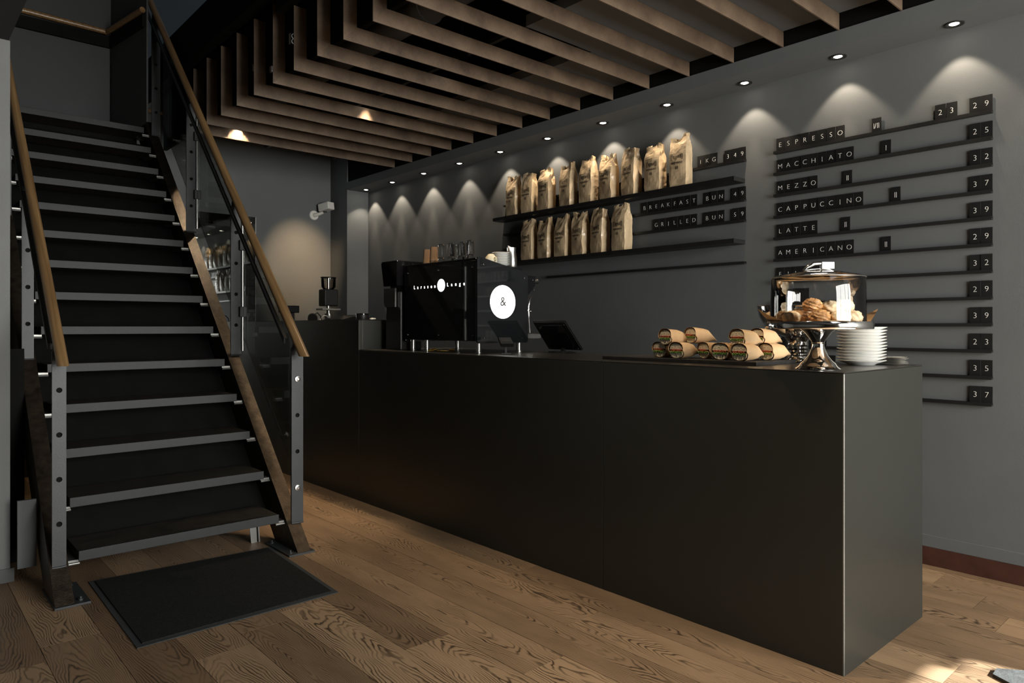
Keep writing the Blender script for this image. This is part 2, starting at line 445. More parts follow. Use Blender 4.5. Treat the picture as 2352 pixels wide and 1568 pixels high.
# wall behind the camera with a wide three light shop window
wb = MB()
wb.box(-3.0, 0.95, -3.35, -3.20, 0, 3.4); wb.box(4.12, XW, -3.35, -3.20, 0, 3.4)
wb.box(0.95, 4.12, -3.35, -3.20, 0, 0.50); wb.box(0.95, 4.12, -3.35, -3.20, 2.98, 3.4)
wb.box(-3.0, XW, -3.35, -3.20, 3.4, 5.5)
struct('wall_behind', wb, M['wall'])
w1 = MB()
for x in (0.95, 1.88, 2.78, 3.48, 4.07): w1.box(x, x + 0.05, -3.30, -3.23, 0.50, 2.98)
w1.box(0.95, 4.12, -3.30, -3.23, 0.50, 0.55); w1.box(0.95, 4.12, -3.30, -3.23, 2.93, 2.98)
wf = struct('window_1', w1, M['black'])
struct('pane', MB().box(0.97, 4.10, -3.272, -3.266, 0.54, 2.94), M['window_glass'], wf)

# ceilings
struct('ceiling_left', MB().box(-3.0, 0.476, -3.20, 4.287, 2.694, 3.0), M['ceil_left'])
struct('ceiling', MB().box(1.94, XW, -3.20, 7.65, 3.62, 3.76), M['black'])
cg = MB().box(3.31, XF, 2.95, 6.20, 2.985, 3.05).box(2.75, XF, -3.20, 2.95, 2.985, 3.05)
struct('ceiling_lowered', cg, M['ceil'])
struct('ceiling_upper', MB().box(-3.0, XW, -3.35, 8.42, 5.5, 5.6), M['ceil'])
# soffit over the menu wall, fascia and black shadow gap
struct('trim_1', MB().box(XF, XW, -3.20, 7.14, 2.807, 2.893), M['soffit'])
struct('trim_3', MB().box(XF + 0.012, XW, -3.20, YF, 2.893, 3.62), M['black'])
# black edge beam over the stair opening
struct('trim_4', MB().box(1.855, 1.935, -3.20, 7.6, 3.425, 3.76).box(1.90, 1.96, -3.20, 4.40, 3.30, 3.425), M['black'])
struct('trim_5', MB().box(2.06, 2.09, -3.20, 7.4, 2.99, 3.62), M['black'])  # black sheet added for the dark void behind the slat uprights
# baseboards
struct('baseboard_right', MB().box(XW - 0.014, XW, -3.20, 7.1, 0.0, 0.096), M['red_wood'])
struct('trim_6', MB().box(XW - 0.010, XW, -3.20, 7.1, 0.097, 0.158), M['wall'])
struct('baseboard_left', MB().box(-3.0, 0.498, 4.279, 4.287, 0.0, 0.068), M['wall'])
# black panels added to keep the space behind and beside the stair dark
struct('wall_under_stair', MB().box(0.50, 1.73, 7.31, 7.40, 0, 3.2), M['black'])
tp = struct('trim_7', MB().box(0.497, 0.575, 4.16, 4.18, 0.09, 0.42), M['wall'])
struct('trim_8', MB().box(0.483, 0.583, 4.62, 4.67, 0, 1.15), M['black'])  # black panel added to keep the strip beside the stringer dark
# tall dark mirror glass on the far wall
wd = struct('window_2', MB().box(1.95, 3.014, YF - 0.018, YF - 0.001, 0.0, 2.45), M['mirror'])
struct('edge_strip', MB().box(3.014, 3.020, YF - 0.020, YF - 0.001, 0.0, 2.45), M['chrome_s'], wd)

# ducts and track above the slats
t = thing('ventilation_duct', 'dark round duct running high above the ceiling slats', 'duct', (0, 0, 0))
part('duct', MB().tube([(2.75, -1.0, 3.42), (2.75, 7.3, 3.42)], 0.10, 16), M['ceil'], t, True)
part('collar', MB().tube([(2.75, 3.9, 3.42), (2.75, 3.98, 3.42)], 0.115, 16), M['ceil'], t, True)
tag(part('light_track', MB().box(2.985, 3.015, -1, 7.2, 3.13, 3.16), M['steel'], None), 'thin steel track crossing above the brown ceiling slats', 'track')

# ================================================================= CEILING SLATS
SL_B, SL_T = 2.890, 2.980
SX0, SX1 = 1.945, XF - 0.002
TH = 0.007
ys = [6.151 - 0.3195 * k for k in range(0, 36)]
hb = MB(); hb.prism([(SX0, 0, SL_B), (SX1, 0, SL_B), (SX1, 0, SL_T), (SX0 + 0.085, 0, SL_T)], (0, TH, 0))
h_me = hb.mesh('horizontal_board', M['slat'])
def leg_mesh(top):
    b = MB(); b.prism([(SX0, 0, SL_B), (SX0 + 0.085, 0, SL_T), (SX0 + 0.085, 0, top), (SX0, 0, top)], (0, TH, 0))
    return b.mesh('upright_board', M['slat'])
l_me = leg_mesh(3.422); l_me2 = leg_mesh(3.298)
ordn = ['farthest', 'second farthest', 'third farthest', 'fourth farthest', 'fifth farthest', 'sixth farthest', 'seventh farthest', 'eighth farthest', 'ninth farthest', 'tenth farthest', 'eleventh farthest', 'twelfth farthest', 'thirteenth farthest', 'fourteenth farthest', 'fifteenth farthest', 'sixteenth farthest']
ordn += ['slat beyond the photo edge number %s' % q for q in ('one','two','three','four','five','six','seven','eight','nine','ten')]
for i, y in enumerate(ys[:24]):
    s = thing('ceiling_slat', 'brown mitred ceiling slat, %s counted toward the camera' % ordn[i] if i else 'brown mitred ceiling slat nearest the far wall, lowest in the photo', 'slat', (0, y, 0), 0, 'brown ceiling slats')
    link('horizontal_board', h_me, s)
    link('upright_board', l_me if y > 4.40 else l_me2, s)

# ================================================================= DOWNLIGHTS
def downlight():
    o = thing('downlight', '', 'downlight', (0, 0, 0), 0, 'recessed downlights in the soffit')
    part('trim_ring', MB().lathe([(0.046, 0.0), (0.046, -0.004), (0.040, -0.006), (0.029, -0.004), (0.026, -0.0005)], seg=32), M['black_plastic'], o, True)
    part('lens', MB().lathe([(0.0, -0.0045), (0.016, -0.004), (0.0225, -0.001)], seg=24), M['lamp_glow'], o, True)
    return o
ly = [1.170, 1.753, 2.335, 2.925, 3.506, 4.10, 4.69, 5.278, 5.864, 6.445, 6.99]
ordl = ['nearest and largest', 'second nearest', 'third nearest', 'fourth nearest', 'fifth nearest', 'sixth nearest', 'seventh nearest', 'eighth nearest', 'ninth nearest', 'tenth nearest', 'farthest and smallest']
d0 = downlight()
LX = 4.062
for i, y in enumerate([-0.6, -0.01, 0.58] + ly):
    o = d0 if i == 0 else dup(d0)
    o.location = (LX, y, 2.807)
    if i >= 3: o['label'] = 'recessed downlight with black ring in the soffit, %s' % ordl[i - 3]
    else: o['label'] = 'recessed downlight beyond the right edge of the photo, %s' % ['outermost', 'middle', 'innermost'][i]
    add_light('SPOT', 'downlight_beam', (LX, y, 2.795), (0, math.radians(rj.uniform(-4, 0)), 0), DOWN_POWER * (0.9 if i % 2 else 0.8),
              (1.0, 0.83, 0.64), spot_size=math.radians(84), spot_blend=0.36, shadow_soft_size=0.010)
    add_light('SPOT', 'downlight_core', (LX, y, 2.795), (0, math.radians(-7.5), 0), DOWN_POWER * 0.75, (1.0, 0.81, 0.60), spot_size=math.radians(28), spot_blend=0.9, shadow_soft_size=0.010)

# warm spots between the slats
def ceiling_spot(x, y, z, tx, ty, tz, e, label, size=50, blend=0.6, col=(1.0, 0.76, 0.50)):
    o = thing('ceiling_spotlight', label, 'spotlight', (x, y, z), 0)
    d = (Vector((tx, ty, tz)) - Vector((x, y, z))).normalized()
    q = d.to_track_quat('-Z', 'Y').to_euler()
    b = part('lamp_body', MB().lathe([(0.0, 0.10), (0.030, 0.10), (0.034, 0.09), (0.034, 0.0), (0.028, 0.0), (0.028, 0.012)], seg=20), M['black_plastic'], o, True, rot=q)
    part('lamp_lens', MB().lathe([(0.0, 0.012), (0.028, 0.012)], seg=20), M['lamp_glow'], o, True, rot=q)
    part('stem', MB().tube([(0, 0, 0.05), (0, 0, 3.62 - z)], 0.006, 8), M['black_plastic'], o, True)
    p = Vector((x, y, z)) + d * 0.0
    add_light('SPOT', 'spot_beam', p, q, e, col, spot_size=math.radians(size), spot_blend=blend, shadow_soft_size=0.02)
    return o
ceiling_spot(2.31, 6.100, 3.03, 2.31, 6.105, 2.0, CEIL_POWER * 0.4, 'small spotlight above the slats close to the far wall', 78, 0.1)
ceiling_spot(3.35, 6.42, 2.95, 3.54, 7.53, 1.95, CEIL_POWER * 1.5, 'spotlight behind the last slat aimed at the far wall', 42, 1.0, (1.0, 0.72, 0.42))
ceiling_spot(2.76, 5.25, 2.97, 2.72, 5.25, 0.0, CEIL_POWER * 0.5, 'spotlight whose bright lens shows between two slats', 60, 0.5)
ceiling_spot(2.84, 4.82, 3.03, 2.60, 4.9, 0.0, CEIL_POWER * 0.8, 'spotlight between slats above the raised counter', 60, 0.9)
ceiling_spot(2.95, 3.80, 3.05, 2.60, 3.8, 0.0, CEIL_POWER * 0.8, 'spotlight between slats above the espresso machine', 62, 0.9)
ceiling_spot(2.90, 2.78, 3.05, 2.50, 2.6, 0.0, CEIL_POWER * 0.8, 'spotlight between slats above the middle of the counter', 62, 0.9)
ceiling_spot(2.25, 1.50, 3.05, 2.75, 1.75, 0.0, CEIL_POWER * 0.8, 'spotlight between slats above the sandwich tray', 60, 0.9)

# small chrome twin lamps glimpsed between the uprights
for i, (x, y, z, s, lb) in enumerate([(2.03, 4.42, 3.165, 0.045, 'bright chrome twin lamp box between the slat uprights'), (2.035, 4.76, 3.06, 0.028, 'small chrome lamp between uprights, low'), (2.035, 5.06, 3.155, 0.03, 'small chrome lamp between uprights, farther')]):
    o = thing('chrome_lamp', lb, 'lamp', (x, y, z), 0, 'chrome lamps between the slat uprights')
    part('lamp_frame', MB().box(-s * .5, s * .5, 0, 0.03, -s * .8, s * .8, bev=0.002), M['chrome_s'], o)
    for q in (-1, 1):
        part('reflector', MB().lathe([(s * .34, 0), (s * .3, 0.006), (s * .12, 0.016), (0, 0.018)], seg=16), M['reflector_glow'], o, True, loc=(0, -0.001, q * s * .38), rot=(-PI / 2, 0, 0))

# ================================================================= COUNTER
CX0, CX1, CY0 = 2.605, 3.40, 1.102
t = thing('service_counter', 'long dark grey metal service counter with sharp upright end', 'counter', (CX0, CY0, 0))
L1, L2, L3 = 2.247 - CY0, 4.585 - CY0, YF - 0.02 - CY0
g = 0.0012
part('corner_edge', MB().tube([(0.0055, 0.0055, 0.0005), (0.0055, 0.0055, 1.0975)], 0.0055, 24), M['edge'], t, True)
part('front_panel', MB().box(0, 0.03, 0.0062, L1 - g, 0, 1.098), M['counter'], t)
part('front_panel', MB().box(0, 0.03, L1 + g, L2 - g, 0, 1.098, bev=0.002), M['counter'], t)
part('end_panel', MB().box(0.0062, CX1 - CX0, 0, 0.03, 0, 1.098), M['counter'], t)
part('worktop', MB().box(0.002, CX1 - CX0, 0.002, L1 - g, 1.0985, 1.103, bev=0.0012), M['counter_top'], t)
part('worktop', MB().box(0.002, CX1 - CX0, L1 + g, L2 - g, 1.0985, 1.103, bev=0.0012), M['counter_top'], t)
part('inner_core', MB().box(0.035, CX1 - CX0 - 0.01, 0.035, L2 - 0.01, 0.0, 1.09), M['black'], t)
t2 = thing('raised_counter', 'taller dark counter section at the far end beyond the espresso machine', 'counter', (CX0, CY0, 0))
part('front_panel', MB().box(0, 0.03, L2 + g, L3, 0, 1.318, bev=0.002), M['counter'], t2)
part('end_panel', MB().box(0.0305, 0.235, L2 + g, L2 + 0.03, 0.0, 1.318, bev=0.002), M['counter'], t2)
part('raised_body', MB().box(0.0305, 0.235, L2 + 0.031, L3, 0.0, 1.318), M['counter'], t2)
part('raised_top', MB().box(0.0, 0.235, L2 + g, L3, 1.319, 1.3225, bev=0.001), M['counter_top'], t2)
part('lower_worktop', MB().box(0.236, 0.395, L2 + g, L3 - 1.5, 0.0, 1.09), M['counter'], t2)
CT = 1.103; RT = 1.3225

# back bench along the far wall
t = thing('back_bench', 'dark back bench behind the raised counter by the far wall', 'bench', (3.0, 6.0, 0))
part('bench_top', MB().box(0, 0.895, 0, 1.5, 1.27, 1.30, bev=0.002), M['counter_top'], t)
part('bench_body', MB().box(0.02, 0.88, 0.02, 1.48, 0, 1.27), M['counter'], t)

# ================================================================= STAIRCASE
YS = 3.712
st = thing('staircase', 'steep dark steel staircase with open treads and wooden handrails', 'staircase', (0, 0, 0))
def strz(y): return (y - YS) * 0.998
for x0, x1 in ((0.584, 0.660), (1.733, 1.810)):
    yt = 6.80
    part('stringer', MB().prism([(x0, YS, 0), (x0, YS + 0.30, 0), (x0, yt + 0.3, strz(yt)), (x0, yt, strz(yt))], (x1 - x0, 0, 0)), M['steel_raw'], st)
    bp = part('base_plate', MB().box(x0 - 0.058 if x0 > 1 else x0 - 0.005, x1 + (0.018 if x0 > 1 else 0.063), YS - 0.006, YS + 0.325, 0, 0.010, bev=0.001), M['steel'], st)
    for bx, by in ((-0.035, 0.03), (-0.035, 0.28)) if x0 > 1 else ((0.105, 0.04), (0.105, 0.28)):
        part('anchor_bolt', MB().lathe([(0.011, 0), (0.011, 0.008), (0.006, 0.009), (0.006, 0.018), (0, 0.019)], c=(x0 + bx, YS + by, 0.010), seg=6), M['steel'], bp)
RISE, RUN, TY, TZ = 0.2130, 0.2112, 3.856, 0.205
tx0, tx1 = 0.700, 1.682
trd = MB().box(tx0, tx1, 0.012, 0.285, -0.040, 0, bev=0.002).mesh('tread', M['tread'])
nos = MB().box(tx0, tx1, 0.0, 0.0118, -0.046, 0.002, bev=0.0015).mesh('nosing', M['nosing'])
br = MB().box(0, 0.052, 0.04, 0.25, -0.058, -0.047).tube([(0, 0.035, -0.064), (0.052, 0.035, -0.064)], 0.006, 8).mesh('bracket', M['bracket'])
for i in range(14):
    o = link('tread', trd, st, (0, TY + RUN * i, TZ + RISE * i))
    link('nosing', nos, o)
    link('bracket', br, o, (tx1 - 0.004, 0, 0)); link('bracket', br, o, (tx0 - 0.042, 0, 0))
part('landing', MB().box(0.50, 1.70, TY + RUN * 13 + 0.30, 7.16, TZ + RISE * 13 - 0.14, TZ + RISE * 13 - 0.002), M['black'], st)
part('dark_void_sheet', MB().prism([(0.655, 4.14, 0.15), (0.655, 4.22, 0.15), (0.655, 6.96, 2.89), (0.655, 6.88, 2.89)], (1.085, 0, 0)), M['black'], st)  # black sheet added for the dark void under the open treads
# posts: flat bars drilled with four holes
def rail_z(y): return y - 2.632
def post(xc, y, zb, zt, bolts=(), w=0.035):
    hs = [0.205 + 0.2085 * k for k in range(4)]
    hh = zt - zb
    out = [(-w, 0), (w, 0), (w, hh - 0.02), (w - 0.014, hh), (-w + 0.014, hh), (-w, hh - 0.02)]
    me = plate_mesh(out, [(0, h, 0.0125) for h in hs if h < hh - 0.03], 0.012, M['steel'], lambda c: Vector((c.x, -c.z, c.y)))
    o = link('post', me, st, (xc, y, zb))
    part('weld_bead', MB().tube([(-w, -0.006, 0.004), (0, -0.008, 0.003), (w, -0.006, 0.004)], 0.006, 8), M['steel'], o, True)
    for k in range(4):
        if k in bolts:
            part('glass_bolt', MB().lathe([(0.0, 0.010), (0.006, 0.010), (0.0075, 0.006), (0.009, 0.010), (0.017, 0.008), (0.019, 0.0)], seg=20), M['chrome_s'], o, True, loc=(0, -0.006, hs[k]), rot=(PI / 2, 0, 0))
        else:
            part('hole_dark_disc', MB().lathe([(0.0, 0.0), (0.0123, 0.0)], seg=16), M['black'], o, True, loc=(0, 0.004, hs[k]), rot=(PI / 2, 0, 0))  # black disc added so that the open hole reads dark
    return o
for i, y in enumerate((3.86, 4.80, 5.725, 6.66)):
    post(1.7915, y, strz(y) - 0.01 if i else 0.138, rail_z(y) - (0.075 if i else 0.065), (0, 3) if i == 0 else ())
    post(0.6225, y + 0.01, strz(y) - 0.005, rail_z(y) - 0.085 + (0.03 if i == 0 else 0), (), 0.0285)
# square tube clamps on the right posts
for y in (4.80, 5.725):
    o = part('clamp_rod', MB().tube([(1.832, y - 0.012, strz(y) + 0.02), (1.832, y - 0.012, strz(y) + 0.98)], 0.009, 10), M['chrome_s'], st, True)
    for dz in (0.25, 0.70): part('clamp', MB().box(1.808, 1.856, y - 0.03, y + 0.01, strz(y) + dz, strz(y) + dz + 0.07, bev=0.003), M['black_plastic'], o)
# handrails: round wood with a flat bar under
for x, y0, y1, dzr, rr in ((1.776, 3.735, 7.6, 0.0, 0.027), (0.620, 3.757, 7.0, -0.034, 0.0245)):
    rz_ = lambda q, d_=dzr: rail_z(q) + d_
    hr = part('handrail', MB().tube([(x, y0, rz_(y0)), (x, (y0 + y1) / 2, rz_((y0 + y1) / 2)), (x, y1, rz_(y1))], rr, 24), M['rail_wood'], st, True)
    for v in hr.data.vertices:
        if v.co.y < y0 + 0.2:
            dz = rz_(y0) - v.co.z; v.co.y += dz; v.co.z += dz
    o = part('handrail_bar', MB().prism([(x - 0.03, y0 + 0.20, rz_(y0 + 0.2) - 0.130), (x - 0.03, y1, rz_(y1) - 0.130), (x - 0.03, y1, rz_(y1) - 0.10), (x - 0.03, y0 + 0.20, rz_(y0 + 0.2) - 0.10)], (0.020, 0, 0)), M['steel'], st)
    for k in range(4):
        yy = y0 + 0.12 + 0.94 * k
        part('rail_bracket', MB().tube([(x, yy, rz_(yy) - 0.02), (x, yy + 0.015, rz_(yy) - 0.06), (x, yy + 0.01, rz_(yy) - 0.11)], 0.009, 8), M['black_plastic'], hr, True)
# balustrade glass, one pane per bay
for y0, y1 in ((4.06, 4.765), (4.835, 5.69), (5.76, 6.60)):
    part('glass_panel', MB().prism([(1.828, y0, strz(y0) + 0.14), (1.828, y1, strz(y1) + 0.14), (1.828, y1, strz(y1) + 0.92), (1.828, y0, strz(y0) + 0.92)], (0.010, 0, 0)), M['glass'], st)
part('angle_bracket', MB().prism([(1.620, 4.10, 0), (1.655, 4.10, 0), (1.648, 4.10, 0.15), (1.605, 4.10, 0.15)], (0, 0.006, 0)).prism([(1.664, 4.10, 0), (1.674, 4.10, 0), (1.664, 4.10, 0.15), (1.656, 4.10, 0.15)], (0, 0.05, 0)), M['bracket'], st, label='pale upright bracket under the lowest tread')

# wall handrail on the landing
wz = 3.90
o = thing('wall_handrail', 'wooden handrail bent around the corner of the stairwell wall', 'handrail', (0, 0, 0))
part('rail', MB().tube([(0.55, 7.11, wz + 0.015), (1.50, 7.11, wz), (1.512, 7.10, wz), (1.625, 6.42, wz + 0.005)], 0.024, 16), M['rail_wood'], o, True)
part('backing_board', MB().box(0.3, 1.545, 7.135, 7.164, wz - 0.125, wz - 0.02).prism([(1.530, 7.15, wz - 0.125), (1.628, 6.44, wz - 0.125), (1.650, 6.44, wz - 0.125), (1.545, 7.16, wz - 0.125)], (0, 0, 0.105)), M['black'], o)
o = thing('far_handrail', 'short wooden rail seen through the upper balustrade', 'handrail', (0, 0, 0))
part('rail', MB().tube([(1.86, 7.44, 3.37), (2.20, 7.46, 3.36)], 0.02, 12), M['rail_wood'], o, True)
part('bracket', MB().box(1.9, 1.92, 7.44, 7.53, 3.33, 3.35), M['steel'], o)

# door mat
o = thing('door_mat', 'black carpet door mat with rubber edge at the stair foot', 'mat', (1.205, 3.51, 0), 0)
def matq(s): return [(-.451 * s - (0.0), -.453 * s), (.424 * s, -.448 * s), (.469 * s, .439 * s), (-.435 * s, .505 * s)]
def rect_prism(pts, z0, z1): return MB().prism([(p[0], p[1], z0) for p in pts], (0, 0, z1 - z0))
part('rubber_border', rect_prism(matq(1.0), 0.0008, 0.004), M['mat_rubber'], o)
part('carpet', rect_prism(matq(0.945), 0.004, 0.009), M['mat_carpet'], o)

# ================================================================= MENU BOARD
RZ = [0.870 + 0.1341 * k for k in range(12)]; RZ.reverse()    # underside height of each rail, top first
RH = 0.016
rail_words = ['top', 'second', 'third', 'fourth', 'fifth', 'sixth', 'seventh', 'eighth', 'ninth', 'tenth', 'eleventh', 'lowest']
def rail(y0, y1, z, label, grp):
    o = tag(link('menu_rail', None, None, (XW, y0, z)), label, 'rail', grp)
    L = y1 - y0
    part('ledge', MB().box(-0.028, 0, 0, L, 0, 0.006), M['rail'], o)
    part('lip', MB().box(-0.031, -0.0285, 0, L, -0.001, RH), M['rail'], o)
    part('back_strip', MB().box(-0.003, 0, 0, L, 0.0061, RH), M['rail'], o)
    return o
for i, z in enumerate(RZ):
    rail(1.030, 2.188, z, 'black metal rail, %s of twelve on the menu wall' % rail_words[i], 'price board rails')
TW, THH = 0.0508, 0.091
tile_me = MB().box(-0.003, 0, -TW / 2, TW / 2, 0, THH, bev=0.0006).mesh('letter_tile', M['tile'])
glyphs = {}
def glyph(ch):
    if ch not in glyphs:
        if ch == '|': ch2 = 'I'
        else: ch2 = ch
        if ch in ('I', 'II', 'I/II'):
            b = MB()
            bars = {'I': [0], 'II': [-0.004, 0.004], 'I/II': [-0.014, 0.005, 0.0125]}[ch]
            for bx in bars: b.box(-0.0036, -0.0028, -bx - 0.0012, -bx + 0.0012, 0.033, 0.062)
            if ch == 'I/II': b.prism([(-0.0036, 0.0102, 0.033), (-0.0036, 0.0078, 0.033), (-0.0036, 0.0012, 0.062), (-0.0036, 0.0036, 0.062)], (0.0008, 0, 0))
            glyphs[ch] = b.mesh('lettering', M['ink_white'])
        else:
            glyphs[ch] = text_mesh(ch, 0.0415, M['ink_white'], on_wall_x(-0.0034, 0, 0.0475), extrude=0.0004, offset=-0.0009)
            glyphs[ch].name = 'lettering'
    return glyphs[ch]
def tile(ch, y, z, label, grp):
    o = link('letter_tile', tile_me, None, (XW - 0.0045 - random.uniform(0, 0.002), y, z + 0.0062), (0, math.radians(random.uniform(-1.0, 1.5)) , math.radians(random.uniform(-1.5, 1.5))))
    o.rotation_euler[0] = 0
    tag(o, label, 'letter tile', grp)
    if ch and ch != ' ': link('lettering', glyph(ch), o)
    return o
onum = ['first', 'second', 'third', 'fourth', 'fifth', 'sixth', 'seventh', 'eighth', 'ninth', 'tenth']
PITCH = 0.0524
menu = [('ESPRESSO', 'I/II', 10, '23', '29'), ('MACCHIATO', 'I', 10, None, '25'), ('MEZZO', 'II', 6, None, '32'), ('CAPPUCCINO', 'II', 11, None, '37'),
        ('LATTE', 'II', 6, None, '39'), ('AMERICANO', 'II', 10, None, '29'), ('FILTER', None, 0, None, '32'), ('####', None, 0, None, '29'), ('', None, 0, None, '39'),
        ('S#####', None, 0, None, '23'), ('#######', None, 0, None, '35'), ('', None, 0, None, '37')]
for i, (w, n, npos, p2, p1) in enumerate(menu):
    z = RZ[i]; rw = rail_words[i]
    for k, ch in enumerate(w):
        y = 2.1545 - PITCH * k
        if ch == '#': tile('', y, z, 'black menu tile half hidden behind the cake stand, %s on the %s rail' % (onum[k], rw), 'menu tiles')
        else: tile(ch, y, z, 'black tile with white %s, %s letter of the word %s' % (ch, onum[k], w if '#' not in w else 'behind the cake stand'), 'menu tiles')
    if n:
        yn = {0: 1.585, 1: 1.535, 2: 1.745, 3: 1.485, 4: 1.755, 5: 1.535}[i]
        tile(n, yn, z, 'black tile with white strokes %s after %s' % (n, w), 'menu tiles')
    if p2:
        for k, ch in enumerate(p2): tile(ch, 1.265 - 0.0535 * k, z, 'black tile with white %s, %s digit of the left price 23 on the top rail' % (ch, onum[k]), 'menu tiles')
    for k, ch in enumerate(p1):
        tile(ch, 1.1065 - 0.0510 * k, z, 'black tile with white %s, %s digit of price %s on the %s rail' % (ch, onum[k], p1, rw), 'menu tiles')
# rails between the shelves
for z, lb, y1 in ((2.338, 'upper wall rail behind the upper row of coffee bags', 4.746), (2.082, 'wall rail under the upper shelf holding the BREAKFAST BUN tiles', 4.746),
              (1.948, 'wall rail holding the GRILLED BUN tiles', 4.746), (1.676, 'empty wall rail under the lower shelf', 4.2)):
    rail(2.388, y1, z, 'black ' + lb, 'shelf side rails')
def row(txt, yend, z, what):
    k = len(txt) - 1
    for j, ch in enumerate(txt):
        if ch == ' ': continue
        word = txt.split()
        pos = txt[:j].count(' ')
        words = [q for q in txt.split(' ')]
        tile(ch, yend + PITCH * (len(txt) - 1 - j), z, 'black tile with white %s, %s character of the row %s' % (ch, ['first', 'second', 'third', 'fourth', 'fifth', 'sixth', 'seventh', 'eighth', 'ninth', 'tenth', 'eleventh', 'twelfth', 'thirteenth', 'fourteenth', 'fifteenth', 'sixteenth'][j], what), 'shelf side tiles')
row('1KG 349', 2.413, 2.338, '1KG 349')
row('BREAKFAST BUN 49', 2.413, 2.082, 'BREAKFAST BUN')
row('GRILLED BUN 59', 2.413, 1.948, 'GRILLED BUN')

# shelves
for z, y1, lb in ((2.201, 4.769, 'upper black wall shelf carrying nine coffee bags'), (1.804, 4.769, 'lower black wall shelf carrying six coffee bags')):
    o = thing('wall_shelf', lb, 'shelf', (XW, 2.398, z), 0, 'coffee bag shelves')
    part('board', MB().box(-0.135, 0, 0, y1 - 2.398, 0, 0.028, bev=0.001), M['rail'], o)
    part('bracket', MB().box(-0.10, 0, 0.2, 0.206, -0.001, 0.002), M['rail'], o)

# ================================================================= COFFEE BAGS
BW, BD, BH = 0.130, 0.086, 0.338
def sstep(a, b, x):
    t_ = min(1, max(0, (x - a) / (b - a))); return t_ * t_ * (3 - 2 * t_)
def bag_point(side, s, v, seed):
    """side 0 front(-X),1 -Y,2 back,3 +Y ; s in -1..1 ; v height 0..1"""
    k = sstep(0.62, 0.99, v)
    hw = BW / 2 * (1 - 0.10 * k - 0.05 * (1 - sstep(0, 0.12, v))); hd = BD / 2 * (1 - 0.55 * k - 0.04 * (1 - sstep(0, 0.12, v)))
    bl = math.sin(PI * min(1, v / 0.72)) * (1 - s * s) * 0.007
    gus = 0.034 * sstep(0.66, 1.0, v) * (1 - abs(s))
    if side == 0: x, y = -hd - bl, -s * hw
    elif side == 1: x, y = s * hd, -hw - bl * 0.6 + gus
    elif side == 2: x, y = hd + bl * 0.5, s * hw
    else: x, y = -s * hd, hw + bl * 0.6 - gus
    z = BH * v
    if side in (0, 2): z -= sstep(0.85, 1.0, v) * 0.034 * max(0, 1 - (s / 0.62) ** 2) * (1.0 if side == 0 else 0.3)
    z += k * 0.012 * math.sin(seed * 5.1 + y * 40)
    am = 0.0020 + 0.0034 * sstep(0.45, 0.85, v) + 0.0035 * (1 - sstep(0.0, 0.2, v))
    if side == 1: am += 0.003
    p = Vector((x * 18 + seed * 7.3, y * 18, z * 14 + seed))
    n = noise.noise_vector(p) * am * 1.7
    n2 = noise.noise_vector(p * 2.3) * am * 0.7
    lean = 0.012 * math.sin(seed * 2.3) * v * v
    q = Vector((x, y + lean, z)) + (n + n2) * min(1, v * 6)
    q.x = max(q.x, -BD / 2 - 0.012)
    return q
def bag_mesh(seed):
    b = MB(); nS, nV = 7, 20
    rings = []
    for j in range(nV + 1):
        v = j / nV; rg = []
        for side in range(4):
            for i in range(nS): rg.append(b.bm.verts.new(bag_point(side, -1 + 2 * i / nS, v, seed)))
        rings.append(rg)
    n = 4 * nS
    for a, c in zip(rings, rings[1:]):
        for i in range(n):
            j = (i + 1) % n
            b.bm.faces.new((a[i], a[j], c[j])); b.bm.faces.new((a[i], c[j], c[i]))
    b.bm.faces.new(rings[0])
    return b.mesh('coffee_bag', M['kraft'], False)
def bag_print(seed):
    mes = []
    def fx(cy, h):
        def f(c):
            yy = (c.x + 0.0); s = max(-0.99, min(0.99, yy / (BW / 2)))
            q = bag_point(0, s, (cy + c.y) / BH, seed)
            return q + Vector((-0.0030 - c.z, 0, 0))
        return f
    m1 = text_mesh('[\u02c8sgad]', 0.040, M['ink'], fx(0.192, 0), extrude=0.0003, sx=0.92)
    m2 = text_mesh('espresso', 0.0265, M['ink'], fx(0.154, 0), extrude=0.0003, sx=0.95)
    m3 = text_mesh('III', 0.026, M['ink'], fx(0.120, 0), extrude=0.0003, sx=1.3)
    bm = bmesh.new()
    for m_ in (m1, m2, m3): bm.from_mesh(m_)
    me = bpy.data.meshes.new('printed_text'); bm.to_mesh(me); bm.free(); me.materials.append(M['ink'])
    return me
bag_src = []
for sd in (1.0, 2.7, 4.1, 5.6, 7.9):
    bag_src.append((bag_mesh(sd), bag_print(sd)))
up_y = [4.498, 4.305, 4.10, 3.852, 3.640, 3.430, 3.218, 3.005, 2.790]
lo_y = [4.305, 4.105, 3.912, 3.718, 3.520, 3.308]
rb = random.Random(11)
nm = ['leftmost', 'second from the left', 'third from the left', 'fourth from the left', 'fifth from the left', 'sixth from the left', 'seventh from the left', 'second from the right', 'rightmost']
nml = ['leftmost, behind the milk jug', 'second from the left', 'third from the left', 'fourth from the left', 'second from the right', 'rightmost']
def put_bag(i, y, z, label, grp):
    bm_, pm_ = bag_src[i % 5]
    # y given is the centre of the visible outline projected onto the bag's front plane
    o = link('coffee_bag', bm_, None, (XW - 0.080, y + 0.045, z), (0, 0, math.radians(rb.uniform(-9, 2))), (1, 1, rb.uniform(0.97, 1.04)))
    tag(o, label, 'coffee bag', grp)
    link('printed_text', pm_, o)
for i, y in enumerate(up_y): put_bag(i, y, 2.2292, 'brown paper coffee bag, %s on the upper shelf' % nm[i], 'coffee bags on the upper shelf')
for i, y in enumerate(lo_y): put_bag(i + 2, y, 1.8322, 'brown paper coffee bag, %s on the lower shelf' % nml[i], 'coffee bags on the lower shelf')

